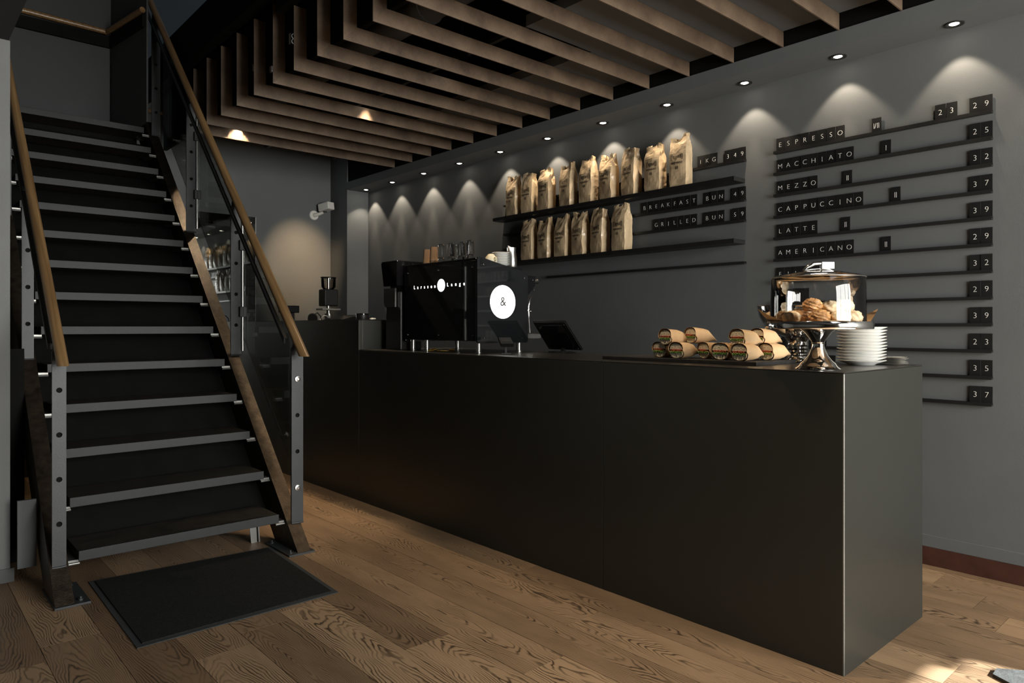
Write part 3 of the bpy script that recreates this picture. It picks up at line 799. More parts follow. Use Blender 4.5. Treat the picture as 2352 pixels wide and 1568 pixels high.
# ================================================================= ESPRESSO MACHINE
MX, MY, MZ = 2.79, 3.455, CT
t = thing('espresso_machine', 'large black espresso machine with glowing white disc and lettering', 'espresso machine', (MX, MY, MZ))
ML = 0.80
part('body', MB().prism([(0.015, 0.012, 0.085), (0.42, 0.012, 0.085), (0.44, 0.012, 0.50), (0.40, 0.012, 0.558), (0.02, 0.012, 0.558), (0.012, 0.012, 0.54)], (0, ML - 0.02, 0)), M['black_gloss'], t)
bp_ = part('back_panel', MB().box(0, 0.012, 0.0, ML, 0.075, 0.585, bev=0.004), M['black_glass'], t)
part('top_rim', MB().box(0.0, 0.02, 0.0, ML, 0.586, 0.602, bev=0.003), M['black_gloss'], t)
sp_out = [(0, 0.072), (0.015, 0.062), (0.425, 0.062), (0.435, 0.075), (0.435, 0.524), (0.02, 0.608), (0.004, 0.605), (0, 0.59)]
side_ = part('side_panel', MB().prism([(x, 0.0, z) for x, z in sp_out], (0, -0.014, 0)), M['black_glass'], t)
part('side_panel', MB().prism([(x, ML + 0.014, z) for x, z in sp_out], (0, -0.014, 0)), M['black_glass'], t)
for x, z in ((0.045, 0.56), (0.395, 0.49), (0.05, 0.095), (0.395, 0.095)):
    part('panel_bolt', MB().lathe([(0, 0.010), (0.006, 0.009), (0.0075, 0.0)], seg=12), M['chrome'], side_, True, loc=(x, -0.014, z), rot=(PI / 2, 0, 0))
part('logo_disc', MB().disc_y((0.212, -0.0145, 0.327), 0.108, 0.001, 48), M['glow_white'], side_)
link('ampersand', text_mesh('&', 0.085, M['ink'], on_wall_y(0.212, -0.0175, 0.327), extrude=0.0008, offset=0.0), side_)
for y, z in ((0.035, 0.545), (0.40, 0.545), (0.765, 0.545), (0.035, 0.11), (0.40, 0.11), (0.765, 0.11)):
    part('panel_bolt', MB().lathe([(0, 0.008), (0.0045, 0.007), (0.0055, 0.0)], seg=10), M['chrome'], bp_, True, loc=(0, y, z), rot=(0, -PI / 2, 0))
part('logo_disc', MB().disc_x((-0.0005, 0.368, 0.443), 0.042, 0.001, 32), M['glow_white'], bp_)
def spaced(txt, y0, y1, z):
    n = len(txt)
    for k, ch in enumerate(txt):
        y = y0 + (y1 - y0) * k / (n - 1)
        link('logo_letter', text_mesh(ch, 0.034, M['glow_white'], on_wall_x(-0.0009, y, z), extrude=0.0004, offset=0.0), bp_)
spaced('Larsson', 0.683, 0.440, 0.440); spaced('Lange', 0.295, 0.120, 0.443)
for x, y in ((0.045, 0.03), (0.39, 0.03), (0.045, ML - 0.20), (0.045, ML - 0.03), (0.39, ML - 0.1)):
    part('foot', MB().lathe([(0.0, 0.0), (0.022, 0.0), (0.022, 0.006), (0.018, 0.009), (0.018, 0.085)], c=(x, y, 0), seg=20), M['chrome_s'], t, True)
hood = part('group_hood', MB().prism([(0.43, 0.09, 0.33), (0.52, 0.09, 0.37), (0.60, 0.09, 0.45), (0.605, 0.09, 0.515), (0.42, 0.09, 0.53)], (0, ML - 0.2, 0)), M['black_gloss'], t)
for x, z in ((0.575, 0.49), (0.585, 0.42)):
    part('hood_bolt', MB().lathe([(0, 0.008), (0.006, 0.007), (0.007, 0)], seg=10), M['chrome'], hood, True, loc=(x, 0.09, z), rot=(PI / 2, 0, 0))
part('steam_knob', MB().tube([(0.60, 0.13, 0.475), (0.66, 0.13, 0.485)], [0.012, 0.017], 14), M['black_plastic'], hood, True)
part('drip_tray', MB().box(0.43, 0.60, 0.03, ML - 0.1, 0.085, 0.118, bev=0.003), M['chrome_s'], t)
for dx in (0, 0.022):
    w_ = part('steam_wand', MB().tube([(0.515 + dx, 0.05, 0.385), (0.490 + dx, 0.05, 0.345), (0.478 + dx, 0.05, 0.30), (0.483 + dx, 0.05, 0.20), (0.492 + dx, 0.05, 0.125)], 0.0035, 8), M['chrome'], t, True)
part('wand_joint', MB().ball((0.487, 0.045, 0.275), 0.010, 2).ball((0.512, 0.045, 0.272), 0.010, 2), M['chrome'], t, True)
DZ = MZ + 0.5585

# things standing on the machine
def paper_cup_mesh():
    return MB().lathe([(0.0, 0.098), (0.0215, 0.098), (0.0225, 0.100), (0.0295, 0.004), (0.0312, 0.004), (0.0312, 0.0), (0.0290, 0.0)], seg=28).mesh('paper_cup', M['cup_paper'], True)
pc = paper_cup_mesh()
CUPN = ['first', 'second', 'third', 'fourth', 'fifth', 'sixth', 'seventh', 'eighth', 'ninth']
for s_, (x, y, n_, nm_) in enumerate([(2.955, 4.225, 8, 'leftmost'), (2.945, 4.125, 9, 'taller second')]):
    for k in range(n_):
        o = link('paper_cup', pc, None, (x, y, DZ + 0.0095 * k + 0.0008))
        tag(o, '%s brown paper cup from the bottom, %s stack on the machine' % (CUPN[k], nm_), 'cup', 'paper cups on the espresso machine')
tum = MB().lathe([(0.0, 0.092), (0.020, 0.092), (0.0225, 0.089), (0.0275, 0.060), (0.031, 0.0), (0.0295, 0.0), (0.026, 0.060), (0.021, 0.084), (0.0, 0.084)], seg=28).mesh('glass_tumbler', M['tumbler'], True)
gi = 0
for (x, y, nm_) in ((2.935, 4.02, 'first'), (2.945, 3.925, 'second'), (2.955, 3.815, 'third'), (2.945, 3.71, 'fourth'), (3.02, 3.99, 'rear first'), (3.03, 3.87, 'rear second')):
    for k, w_ in enumerate(('lower', 'upper')):
        o = link('glass_tumbler', tum, None, (x, y, DZ + 0.001 + k * 0.0935))
        tag(o, '%s upside down glass of the %s stack from the left on the machine' % (w_, nm_), 'glass', 'glasses stacked on the espresso machine')
sau_p = [(0.0, 0.003), (0.022, 0.003), (0.024, 0.0), (0.027, 0.003), (0.056, 0.0145), (0.0595, 0.0155), (0.058, 0.0175), (0.028, 0.006), (0.0, 0.006)]
sau = MB().lathe(sau_p, seg=36).mesh('saucer', M['porcelain'], True)
cup_p = [(0.0, 0.058), (0.018, 0.058), (0.019, 0.056), (0.020, 0.055), (0.034, 0.038), (0.040, 0.015), (0.041, 0.0), (0.0395, 0.0), (0.038, 0.015), (0.032, 0.036), (0.0, 0.050)]
cupm = MB().lathe(cup_p, seg=32).mesh('bowl', M['cream_cup'], True)
hand = MB().tube([(0.036, 0, 0.030), (0.052, 0, 0.032), (0.060, 0, 0.020), (0.052, 0, 0.010), (0.039, 0, 0.010)], 0.004, 8).mesh('handle', M['cream_cup'], True)
for i, (x, y, z, rz, lb) in enumerate(((2.93, 3.60, DZ + 0.001, 2.0, 'cream cup upside down left of the saucers on the machine'), (2.955, 3.505, DZ + 0.022, -1.6, 'cream cup upside down on two saucers at the machine corner'))):
    o = thing('coffee_cup', lb, 'cup', (x, y, z), rz, 'cups on the espresso machine')
    link('bowl', cupm, o); link('handle', hand, o)
sa_o = ['bottom', 'second from the bottom', 'third from the bottom', 'fourth from the bottom', 'fourth from the top', 'third from the top', 'second from the top', 'top']
for k in range(2):
    tag(link('saucer', sau, None, (2.975, 3.545, DZ + 0.001 + k * 0.009)), 'white saucer under the upside down cup, %s' % ('lower' if k == 0 else 'upper'), 'saucer', 'saucers on the espresso machine')
for k in range(8):
    tag(link('saucer', sau, None, (3.055, 3.525, DZ + 0.001 + k * 0.0112)), 'white saucer in the stack left of the milk jug, %s' % sa_o[k], 'saucer', 'saucers on the espresso machine')
o = thing('milk_jug', 'stainless steel milk jug with spout at the machine corner', 'jug', (3.14, 3.512, DZ + 0.001), math.radians(200))
jug = MB().lathe([(0.0, 0.0), (0.036, 0.0), (0.038, 0.003), (0.038, 0.035), (0.0355, 0.07), (0.030, 0.10), (0.031, 0.128), (0.033, 0.135), (0.032, 0.135), (0.029, 0.127), (0.028, 0.10), (0.033, 0.07)], seg=36)
for v in jug.bm.verts:
    a_ = math.atan2(v.co.y, v.co.x); f = max(0, 1 - abs(a_) / 0.45) * sstep(0.085, 0.135, v.co.z)
    v.co.x += 0.016 * f; v.co.z += 0.010 * f
part('jug_body', jug, M['chrome_s'], o, True, ang=60)
part('handle', MB().tube([(-0.030, 0, 0.115), (-0.055, 0, 0.112), (-0.062, 0, 0.085), (-0.055, 0, 0.045), (-0.038, 0, 0.035)], 0.005, 8), M['chrome_s'], o, True)

# grinder at the far end of the machine
o = thing('coffee_grinder', 'tall black coffee grinder at the far end of the espresso machine', 'grinder', (2.74, 4.30, CT))
part('column', MB().box(0.04, 0.22, 0.0, 0.20, 0.0, 0.42, bev=0.006), M['black_plastic'], o)
part('head', MB().prism([(0.0, -0.01, 0.46), (0.0, 0.165, 0.46), (0.0, 0.20, 0.63), (0.0, -0.01, 0.63)], (0.26, 0, 0)), M['black_gloss'], o)
part('hopper_lid', MB().box(0.01, 0.25, 0.0, 0.21, 0.632, 0.642, bev=0.003), M['black_glass'], o)
part('spout_plate', MB().prism([(0.035, 0.05, 0.31), (0.035, 0.18, 0.31), (0.035, 0.20, 0.335), (0.035, 0.20, 0.445), (0.035, 0.05, 0.445)], (-0.012, 0, 0)), M['chrome_s'], o, label='brushed steel spout plate')
part('neck', MB().box(0.06, 0.20, 0.02, 0.17, 0.42, 0.462), M['black_plastic'], o)

# small black knock box between
o = thing('knock_box', 'low black box between grinder and raised counter', 'box', (2.86, 4.505, CT))
part('box_body', MB().box(0.0, 0.16, 0.0, 0.075, 0.0, 0.16, bev=0.003), M['black_plastic'], o)
part('rim', MB().box(-0.002, 0.162, -0.002, 0.077, 0.1605, 0.166), M['black_gloss'], o)
def crumple(name, label, loc, sz, m, seed):
    b = MB(); b.ball((0, 0, sz * 0.4), sz, 2, (1.2, 1.5, 0.42))
    for v in b.bm.verts:
        v.co += noise.noise_vector(v.co * 60 + Vector((seed, 0, 0))) * sz * 0.45
        v.co.z = max(v.co.z, 0.0)
    tag(part(name, b, m, None, loc=loc), label, 'napkin')
crumple('crumpled_napkin', 'crumpled pale napkin on the low black box', (2.915, 4.54, CT + 0.1662), 0.024, M['napkin'], 2)
crumple('crumpled_napkin', 'crumpled pale napkin on the raised counter corner', (2.775, 4.68, RT + 0.0002), 0.018, M['napkin'], 5)

# raised counter items
o = thing('black_canister', 'short black canister with lid on the raised counter', 'canister', (2.745, 4.78, RT))
part('canister_body', MB().lathe([(0, 0), (0.046, 0), (0.047, 0.002), (0.047, 0.038)], seg=28, closed=False), M['black_plastic'], o, True)
part('lid', MB().lathe([(0.049, 0.039), (0.049, 0.046), (0.045, 0.050), (0, 0.051)], seg=28), M['black_gloss'], o, True)
o = thing('serving_tray', 'dark flat tray tilted on the raised counter', 'tray', (2.74, 5.05, RT))
part('tray_plate', MB().prism([(-0.08, -0.12, 0.0), (-0.08, 0.22, 0.0), (0.08, 0.22, 0.035), (0.08, -0.12, 0.035)], (0, 0, 0.004)), M['black_gloss'], o)
part('tray_rim', MB().prism([(0.08, -0.12, 0.0), (0.08, 0.22, 0.0), (0.084, 0.22, 0.043), (0.084, -0.12, 0.043)], (0.004, 0, 0)), M['steel'], o)

# grinder with clear hopper on the back bench
BT = 1.30
o = thing('filter_grinder', 'black grinder with clear hopper and steel tray on the back bench', 'grinder', (3.36, 6.52, BT))
part('base', MB().lathe([(0, 0), (0.065, 0), (0.067, 0.006), (0.050, 0.03), (0.040, 0.045), (0.038, 0.10)], seg=24), M['chrome_s'], o, True)
part('shelf_plate', MB().box(-0.10, 0.10, -0.07, 0.07, 0.135, 0.152, bev=0.003), M['chrome_s'], o)
part('burr_housing', MB().box(-0.07, 0.08, -0.06, 0.08, 0.175, 0.345, bev=0.012), M['black_plastic'], o)
part('column', MB().tube([(0, 0, 0.09), (0, 0, 0.136)], 0.020, 16), M['chrome_s'], o, True)
part('knob', MB().tube([(-0.03, -0.05, 0.152), (-0.03, -0.05, 0.178)], 0.018, 16), M['chrome_s'], o, True)
hp = part('hopper', MB().lathe([(0.050, 0.345), (0.070, 0.37), (0.072, 0.460)], seg=28), M['hopper'], o, True)
part('hopper_lid', MB().lathe([(0.0, 0.468), (0.076, 0.468), (0.078, 0.460), (0.072, 0.460)], seg=28), M['black_plastic'], hp, True)
part('inner_tube', MB().tube([(-0.01, -0.02, 0.30), (-0.01, -0.02, 0.458)], 0.012, 12), M['chrome'], hp, True)
o = tag(part('hose', MB().tube([(3.16 + 0.15 * i / 12, 6.35, BT - 0.005 + 0.085 * math.sin(PI * i / 12)) for i in range(13)], 0.006, 8), M['white_plastic'], None, True), 'pale curved hose in front of the filter grinder', 'hose')
o = thing('desk_fan', 'small round black fan shape with cable on the back bench', 'fan', (3.08, 6.30, BT))
part('housing', MB().lathe([(0, -0.02), (0.040, -0.02), (0.048, 0.0), (0.040, 0.02), (0, 0.02)], seg=24), M['black_plastic'], o, True, loc=(0, 0, 0.051), rot=(PI / 2, 0, -0.6))
part('cable', MB().tube([(0.02, 0, 0.085), (0.05, 0, 0.105), (0.085, 0, 0.07), (0.095, 0, 0.02), (0.13, 0, 0.006)], 0.005, 8), M['black_plastic'], o, True)
o = thing('receipt_printer', 'small black box printer raised on a stand behind the handrail', 'printer', (2.86, 6.32, RT - 0.0225))
part('stand', MB().box(0.0, 0.05, 0.0, 0.08, 0.0, 0.10, bev=0.004), M['black_plastic'], o)
part('printer_body', MB().box(-0.06, 0.085, -0.03, 0.12, 0.10, 0.168, bev=0.006), M['black_gloss'], o)

# security camera on the far wall
o = thing('security_camera', 'white security camera on a round bracket on the far wall', 'camera', (3.70, YF, 2.545))
part('mount_disc', MB().lathe([(0, 0.012), (0.050, 0.010), (0.056, 0.0)], seg=28), M['white_plastic'], o, True, rot=(PI / 2, 0, 0))
part('arm', MB().tube([(0, -0.01, 0), (0.03, -0.06, 0.01), (0.07, -0.09, 0.03)], [0.024, 0.018, 0.014], 14), M['white_plastic'], o, True)
part('housing', MB().box(-0.05, 0.05, -0.10, 0.06, -0.04, 0.045, bev=0.008), M['white_plastic'], o, loc=(0.085, -0.10, 0.085), rot=(math.radians(-8), 0, math.radians(18)))
part('front_lens', MB().lathe([(0, -0.01), (0.022, -0.008), (0.024, 0.0)], seg=18), M['black_gloss'], o, True, loc=(0.075, -0.12, 0.036))

# things on the counter in front of the machine
o = thing('card_terminal', 'black card terminal leaning in a stand beside the machine foot', 'card terminal', (2.86, 3.25, CT), math.radians(-35))
part('stand', MB().box(-0.03, 0.03, -0.03, 0.03, 0, 0.006).box(-0.006, 0.006, -0.004, 0.004, 0.006, 0.055), M['black_plastic'], o)
part('terminal', MB().box(-0.04, 0.04, -0.085, 0.085, -0.010, 0.012, bev=0.005), M['black'], o, loc=(0, 0, 0.072), rot=(math.radians(12), 0, 0))
part('keypad', MB().box(-0.028, 0.028, -0.05, 0.01, 0.012, 0.014), M['black'], o, loc=(0, 0, 0.072), rot=(math.radians(12), 0, 0))
for i, (x, y, rz) in enumerate(((2.86, 4.02, 0.3), (2.88, 3.97, 1.1), (2.87, 3.90, -0.4), (2.89, 3.84, 0.9))):
    b = MB().box(-0.032, 0.032, -0.018, 0.018, 0, 0.003, bev=0.001)
    for v in b.bm.verts: v.co.z += 0.012 * max(0, math.sin(v.co.x * 60 + i))
    o = tag(part('sugar_packet', b, M['yellow'], None, loc=(x, y, CT + 0.0005 + 0.0005 * i), rot=(0, 0, rz)), 'yellow sugar packet under the espresso machine, %s' % ['leftmost', 'second', 'third', 'rightmost'][i], 'sugar packet', 'sugar packets under the machine')
# till screen
o = thing('till_screen', 'black till screen leaning back on its stand behind the counter', 'screen', (3.345, 3.21, CT))
scr = [(0.0, -0.155, 0.012), (0.0, 0.155, 0.012), (-0.16, 0.15, 0.20), (-0.16, -0.15, 0.20)]
sc_b = MB().prism(scr, (0.012, 0, 0.014))
bmesh.ops.bevel(sc_b.bm, geom=list(sc_b.bm.edges), offset=0.006, segments=2, affect='EDGES')
part('housing', sc_b, M['black_plastic'], o)
part('back_plate', MB().prism([(-0.020, -0.115, 0.030), (-0.020, 0.115, 0.030), (-0.143, 0.11, 0.176), (-0.143, -0.11, 0.176)], (-0.003, 0, -0.003)), M['black_gloss'], o)
for y, f in ((-0.13, .08), (-0.127, .88), (0.13, .08)):
    part('screw', MB().ball((-0.16 * f - 0.004, y, 0.012 + 0.188 * f), 0.004, 1), M['steel'], o, True)
part('stand', MB().box(-0.09, 0.02, -0.07, 0.07, 0.0, 0.007, bev=0.002).box(-0.03, -0.01, -0.012, 0.012, 0.006, 0.03), M['black_plastic'], o)

# ================================================================= SANDWICH BOARD AND WRAPS
o = thing('slate_tray', 'black slate serving boards joined in a row under the sandwiches', 'tray', (2.775, 1.54, CT), 0)
for k, (a, b) in enumerate(((0, 0.283), (0.2845, 0.568), (0.5695, 0.86))):
    part('slate_board', MB().box(0, 0.355, a, b, 0.0, 0.016, bev=0.0015), M['slate_tray'], o)
WZ = CT + 0.0162
def sect(hw, hh, p=2.6, n=28):
    out = []
    for i in range(n):
        a_ = 2 * PI * i / n; c, s_ = math.cos(a_), math.sin(a_)
        out.append((hw * math.copysign(abs(c) ** (2 / p), c), hh * math.copysign(abs(s_) ** (2 / p), s_)))
    return out
def make_wrap(var):
    rw = random.Random(var * 13 + 1)
    hw, hh = 0.044, 0.037
    root = thing('wrapped_sandwich', '', 'sandwich', (0, 0, 0))
    # lower and upper bread half with a crust skin
    def half(z0, z1, name):
        b = MB(); pts = [(y, z) for y, z in sect(hw * 0.93, hh * 0.93, 2.4, 36)]
        pts = [(y, min(max(z, z0), z1)) for y, z in pts]
        ded = []
        for p in pts:
            if not ded or (abs(p[0] - ded[-1][0]) + abs(p[1] - ded[-1][1])) > 1e-4: ded.append(p)
        b.prism([(0.0, y, z + hh) for y, z in ded], (0.07, 0, 0))
        return part(name, b, M['bread'], root)
    half(-1, -0.003, 'bread'); half(0.006, 1, 'bread')
    b = MB()
    pts = sect(hw * 0.965, hh * 0.965, 2.4, 32); ins = sect(hw * 0.925, hh * 0.925, 2.4, 32)
    for i in range(32):
        j = (i + 1) % 32
        v = [b.bm.verts.new((0.0006, pts[i][0], pts[i][1] + hh)), b.bm.verts.new((0.0006, pts[j][0], pts[j][1] + hh)), b.bm.verts.new((-0.0006, ins[j][0], ins[j][1] + hh)), b.bm.verts.new((-0.0006, ins[i][0], ins[i][1] + hh))]
        b.bm.faces.new(v)
    part('crust', b, M['crust'], root)
    def ruffle(name, m, z, th, amp, proud, y0=-0.9, y1=0.9):
        b = MB(); n = 18; top = []; bot = []; tb = []; bb = []
        for i in range(n + 1):
            y = hw * (y0 + (y1 - y0) * i / n) * 0.95
            zz = z + hh + amp * math.sin(i * 1.7 + var) + rw.uniform(-amp, amp) * 0.5
            pr = -proud * (0.4 + rw.random())
            top.append(b.bm.verts.new((pr, y, zz + th))); bot.append(b.bm.verts.new((pr, y, zz)))
            tb.append(b.bm.verts.new((0.05, y, zz + th))); bb.append(b.bm.verts.new((0.05, y, zz)))
        for i in range(n):
            b.bm.faces.new((top[i], bot[i], bot[i + 1], top[i + 1])); b.bm.faces.new((top[i], top[i + 1], tb[i + 1], tb[i])); b.bm.faces.new((bot[i], bb[i], bb[i + 1], bot[i + 1]))
        part(name, b, m, root)
    ruffle('lettuce_leaf', M['lettuce'], -0.010, 0.004, 0.0022, 0.005)
    ruffle('cheese_slice', M['cheese'], -0.003, 0.003, 0.001, 0.003, -0.8, 0.75)
    ruffle('tomato_slice', M['tomato'], 0.002, 0.004, 0.0012, 0.0035, -0.85 + 0.3 * (var % 2), 0.8)
    # paper: open at the front, folded to a flat tail at the back
    b = MB(); n = 28; rings = []
    stations = [(-0.004, 1.07, 1.07), (0.02, 1.05, 1.05), (0.06, 1.03, 1.0), (0.085, 0.98, 0.84), (0.11, 0.80, 0.52), (0.135, 0.50, 0.20), (0.155, 0.12, 0.05)]
    for k, (x, fw_, fh) in enumerate(stations):
        pts = sect(hw * fw_, hh * fh, 2.6 if k < 4 else 1.7, n)
        cz = hh * 1.04 if k < 4 else hh * (1.04 - 0.16 * (k - 3))
        rg = []
        for i, (y, z) in enumerate(pts):
            front = (0.016 * max(0, math.sin(2 * PI * i / n)) if k == 0 else 0)
            q = noise.noise_vector(Vector((x * 40, y * 30 + var * 3, z * 30))) * 0.0022
            rg.append(b.bm.verts.new((x + front * 0.0 + (0.010 if k == 0 and z < 0 else 0) + q.x, y + q.y, max(0.0003, z + cz + q.z))))
        rings.append(rg)
    for a_, c_ in zip(rings, rings[1:]):
        for i in range(n):
            j = (i + 1) % n
            b.bm.faces.new((a_[i], a_[j], c_[j], c_[i]))
    b.bm.faces.new(rings[-1])
    part('paper_wrap', b, M['kraft2'], root, True, ang=25)
    return root
wproto = [make_wrap(i) for i in range(3)]
wused = [False] * 3
HWR = 0.068
wr = [  # x, y, level, rotz, tilt, label
    (2.84, 2.058, 1.0, -0.24, 'top left paper wrapped sandwich of the left pile'),
    (2.93, 1.975, 1.12, -0.34, 'topmost sandwich of the left pile, behind and turned right'),
    (2.86, 2.105, 0, -0.12, 'lower left sandwich at the tray end, partly shaded'),
    (2.815, 1.975, 0, -0.16, 'lower front sandwich in the middle of the left pile'),
    (2.90, 1.880, 0, -0.36, 'lower sandwich with orange filling between the two piles'),
    (2.84, 1.755, 0, -0.02, 'lower left sandwich of the right pile, in shade'),
    (2.84, 1.672, 1.0, -0.26, 'top front sandwich of the right pile showing red tomato'),
    (2.99, 1.660, 1.05, -0.29, 'top rear sandwich of the right pile'),
    (2.81, 1.642, 0, -0.19, 'lower front sandwich of the right pile'),
    (2.97, 1.605, 0, -0.26, 'lower right sandwich nearest the cake stand')]
for i, (x, y, lv, rz, lb) in enumerate(wr):
    v = i % 3
    o = wproto[v] if not wused[v] else dup(wproto[v]); wused[v] = True
    o.location = (x, y, WZ + lv * 0.063); o.rotation_euler = (0, math.radians(3) if lv else 0, rz)
    o['label'] = lb; o['group'] = 'sandwiches on the slate tray'
# fork tips in a bundle on the tray
for k in range(3):
    b = MB()
    for q in range(4): b.tube([(0.0, 0.006 * q, 0.0), (0.012, 0.006 * q, 0.018), (0.02, 0.006 * q, 0.04)], 0.0013, 6)
    b.box(0.017, 0.024, -0.003, 0.021, 0.038, 0.055); b.box(0.02, 0.023, 0.006, 0.012, 0.05, 0.052)
    tag(part('fork', b, M['chrome'], None, loc=(3.10 + 0.012 * k, 1.56 + 0.03 * k, WZ), rot=(0, 0.5, 0.3)), 'steel fork lying on the tray near the bowl foot, %s' % ['front', 'middle', 'rear'][k], 'fork', 'forks by the bowl')

# ================================================================= CAKE STAND
CSX, CSY = 2.735, 1.262
o = thing('cake_stand', 'polished steel cake stand with flared foot on the counter corner', 'cake stand', (CSX + 0.01, CSY, CT))
part('foot', MB().lathe([(0.0, 0.002), (0.083, 0.0), (0.084, 0.003), (0.074, 0.010), (0.068, 0.016), (0.064, 0.024), (0.052, 0.034), (0.036, 0.055), (0.026, 0.078), (0.0225, 0.092), (0.0225, 0.100)], seg=64), M['chrome'], o, True)
part('neck_ring', MB().lathe([(0.0225, 0.100), (0.0255, 0.102), (0.0225, 0.105)], seg=48), M['chrome'], o, True)
part('stem', MB().lathe([(0.0225, 0.105), (0.030, 0.118), (0.050, 0.145), (0.075, 0.163), (0.095, 0.168)], seg=64), M['chrome'], o, True)
part('plate', MB().lathe([(0.0, 0.165), (0.190, 0.158), (0.196, 0.158), (0.1975, 0.161), (0.1975, 0.185), (0.1955, 0.187), (0.190, 0.176), (0.0, 0.174)], seg=96), M['chrome'], o, True, ang=50)
PZ = CT + 0.175
# kraft paper sheet with curled corners
b = MB(); n = 26; S = 0.172; vs = []
for i in range(n + 1):
    r_ = []
    for j in range(n + 1):
        u, w_ = (i / n * 2 - 1) * S, (j / n * 2 - 1) * S
        ca, sa = math.cos(math.radians(5 + 0)), math.sin(math.radians(5))
        # square turned so two corners point to the camera's left and right
        a_ = math.radians(45 - 41.85 + 3)
        x = u * math.cos(a_) - w_ * math.sin(a_); y = u * math.sin(a_) + w_ * math.cos(a_)
        r = math.hypot(u, w_)
        lat = abs(x * 0.745 - y * 0.667) / max(r, 1e-5); lf = sstep(0.55, 0.95, lat)
        if r > 0.186 and lf < 1:
            k_ = (0.186 + (r - 0.186) * lf) / r; x *= k_; y *= k_; r = r * k_
        z = 0.004
        if r > 0.185: z = 0.012 + (r - 0.185) * 0.85
        z += 0.006 * noise.noise(Vector((x * 14, y * 14, 1.3))) * sstep(0.1, 0.2, r)
        r_.append(b.bm.verts.new((x, y, max(z, 0.0015 if r < 0.185 else 0.011))))
    vs.append(r_)
for i in range(n):
    for j in range(n): b.bm.faces.new((vs[i][j], vs[i + 1][j], vs[i + 1][j + 1], vs[i][j + 1]))
tag(part('baking_paper', b, M['kraft2'], None, True, loc=(CSX + 0.01, CSY, PZ + 0.001), rot=(0, 0, 0), ang=60), 'brown baking paper with curled corners on the cake stand', 'paper')
# dome
o = thing('cake_dome', 'clear cake dome with metal handle covering the buns', 'dome', (CSX + 0.005, CSY, PZ + 0.006))
part('dome_shell', MB().lathe([(0.174, 0.0), (0.1735, 0.10), (0.171, 0.172), (0.166, 0.181), (0.157, 0.185), (0.100, 0.197), (0.030, 0.206), (0.0, 0.207)], seg=96), M['dome'], o, True, ang=80)
part('rim_bead', MB().tube([(0.1715 * math.cos(2 * PI * k / 64), 0.1715 * math.sin(2 * PI * k / 64), 0.177) for k in range(65)], 0.0022, 8, False), M['chrome_s'], o, True)
hdl = part('handle', MB().lathe([(0.0, 0.207), (0.060, 0.203), (0.045, 0.210), (0.012, 0.214), (0.0, 0.214)], seg=32), M['chrome'], o, True)
ca_ = math.radians(-41.85)
part('grip_arm', MB().tube([(-0.055, 0, 0.205), (-0.040, 0, 0.220), (-0.015, 0, 0.232), (0.020, 0, 0.235), (0.045, 0, 0.232)], [0.005, 0.007, 0.008, 0.008, 0.007], 12), M['chrome'], hdl, True, rot=(0, 0, ca_))
part('grip_plate', MB().box(0.012, 0.062, -0.012, 0.012, 0.212, 0.240, bev=0.002), M['chrome_s'], hdl, rot=(0, 0, ca_))
# buns
def bun(kind, seed):
    b = MB(); b.ball((0, 0, 0), 0.036, 4)
    for v in b.bm.verts:
        d = v.co.normalized(); th = math.atan2(d.y, d.x); ph = math.asin(max(-1, min(1, d.z)))
        if kind: rid = abs(math.sin(3.0 * th + 7 * ph + seed + 0.7 * noise.noise(d * 3))) * 0.28
        else: rid = abs(math.sin(2.5 * th + 2 * ph + seed)) * 0.16
        r = 0.031 + 0.040 * rid * 0.6 + 0.004 * noise.noise(d * 4 + Vector((seed, 0, 0)))
        v.co = Vector((d.x * r * 1.12, d.y * r, d.z * r * 0.78))
    lo = min(v.co.z for v in b.bm.verts)
    for v in b.bm.verts: v.co.z = max(v.co.z, lo * 0.75) - lo * 0.75
    return b.mesh('sweet_bun', M['bun_dark'] if kind else M['bun_pale'], True, 60)
bm_d = [bun(1, s_) for s_ in (0.3, 2.0)]; bm_p = [bun(0, s_) for s_ in (0.9, 3.1)]
rtx, rty = math.cos(math.radians(-41.85)), math.sin(math.radians(-41.85)); fwx, fwy = -rty, rtx
buns = [(-0.115, -0.03, 0, 'p', 'pale bun at the left rim of the stand'), (-0.030, -0.085, 0, 'd', 'dark cinnamon twist front left under the dome'), (-0.075, 0.00, 0, 'd', 'dark cinnamon twist left of centre behind'),
        (-0.035, -0.03, 0.045, 'd', 'dark cinnamon twist on top of the left buns'), (0.045, -0.095, 0, 'p', 'pale bun front centre under the dome'), (0.115, -0.05, 0, 'p', 'pale bun front right under the dome'),
        (0.040, -0.02, 0.040, 'p', 'pale bun on top left of the right pile'), (0.095, -0.02, 0.045, 'p', 'pale bun on top right of the right pile'), (0.02, 0.03, 0, 'p', 'pale bun in the middle of the stand'),
        (0.09, 0.04, 0, 'p', 'pale bun at the back of the stand'), (0.122, 0.02, 0, 'd', 'dark twist at the right rim of the stand'), (-0.03, 0.09, 0, 'd', 'dark twist at the back of the stand')]
for i, (r_, f_, z_, k_, lb) in enumerate(buns):
    me = (bm_d if k_ == 'd' else bm_p)[i % 2]
    tag(link('sweet_bun', me, None, (CSX + 0.008 + r_ * rtx + f_ * fwx, CSY + r_ * rty + f_ * fwy, PZ + 0.0065 + z_), (0, 0, i * 1.3)), lb, 'bun', 'buns under the dome')

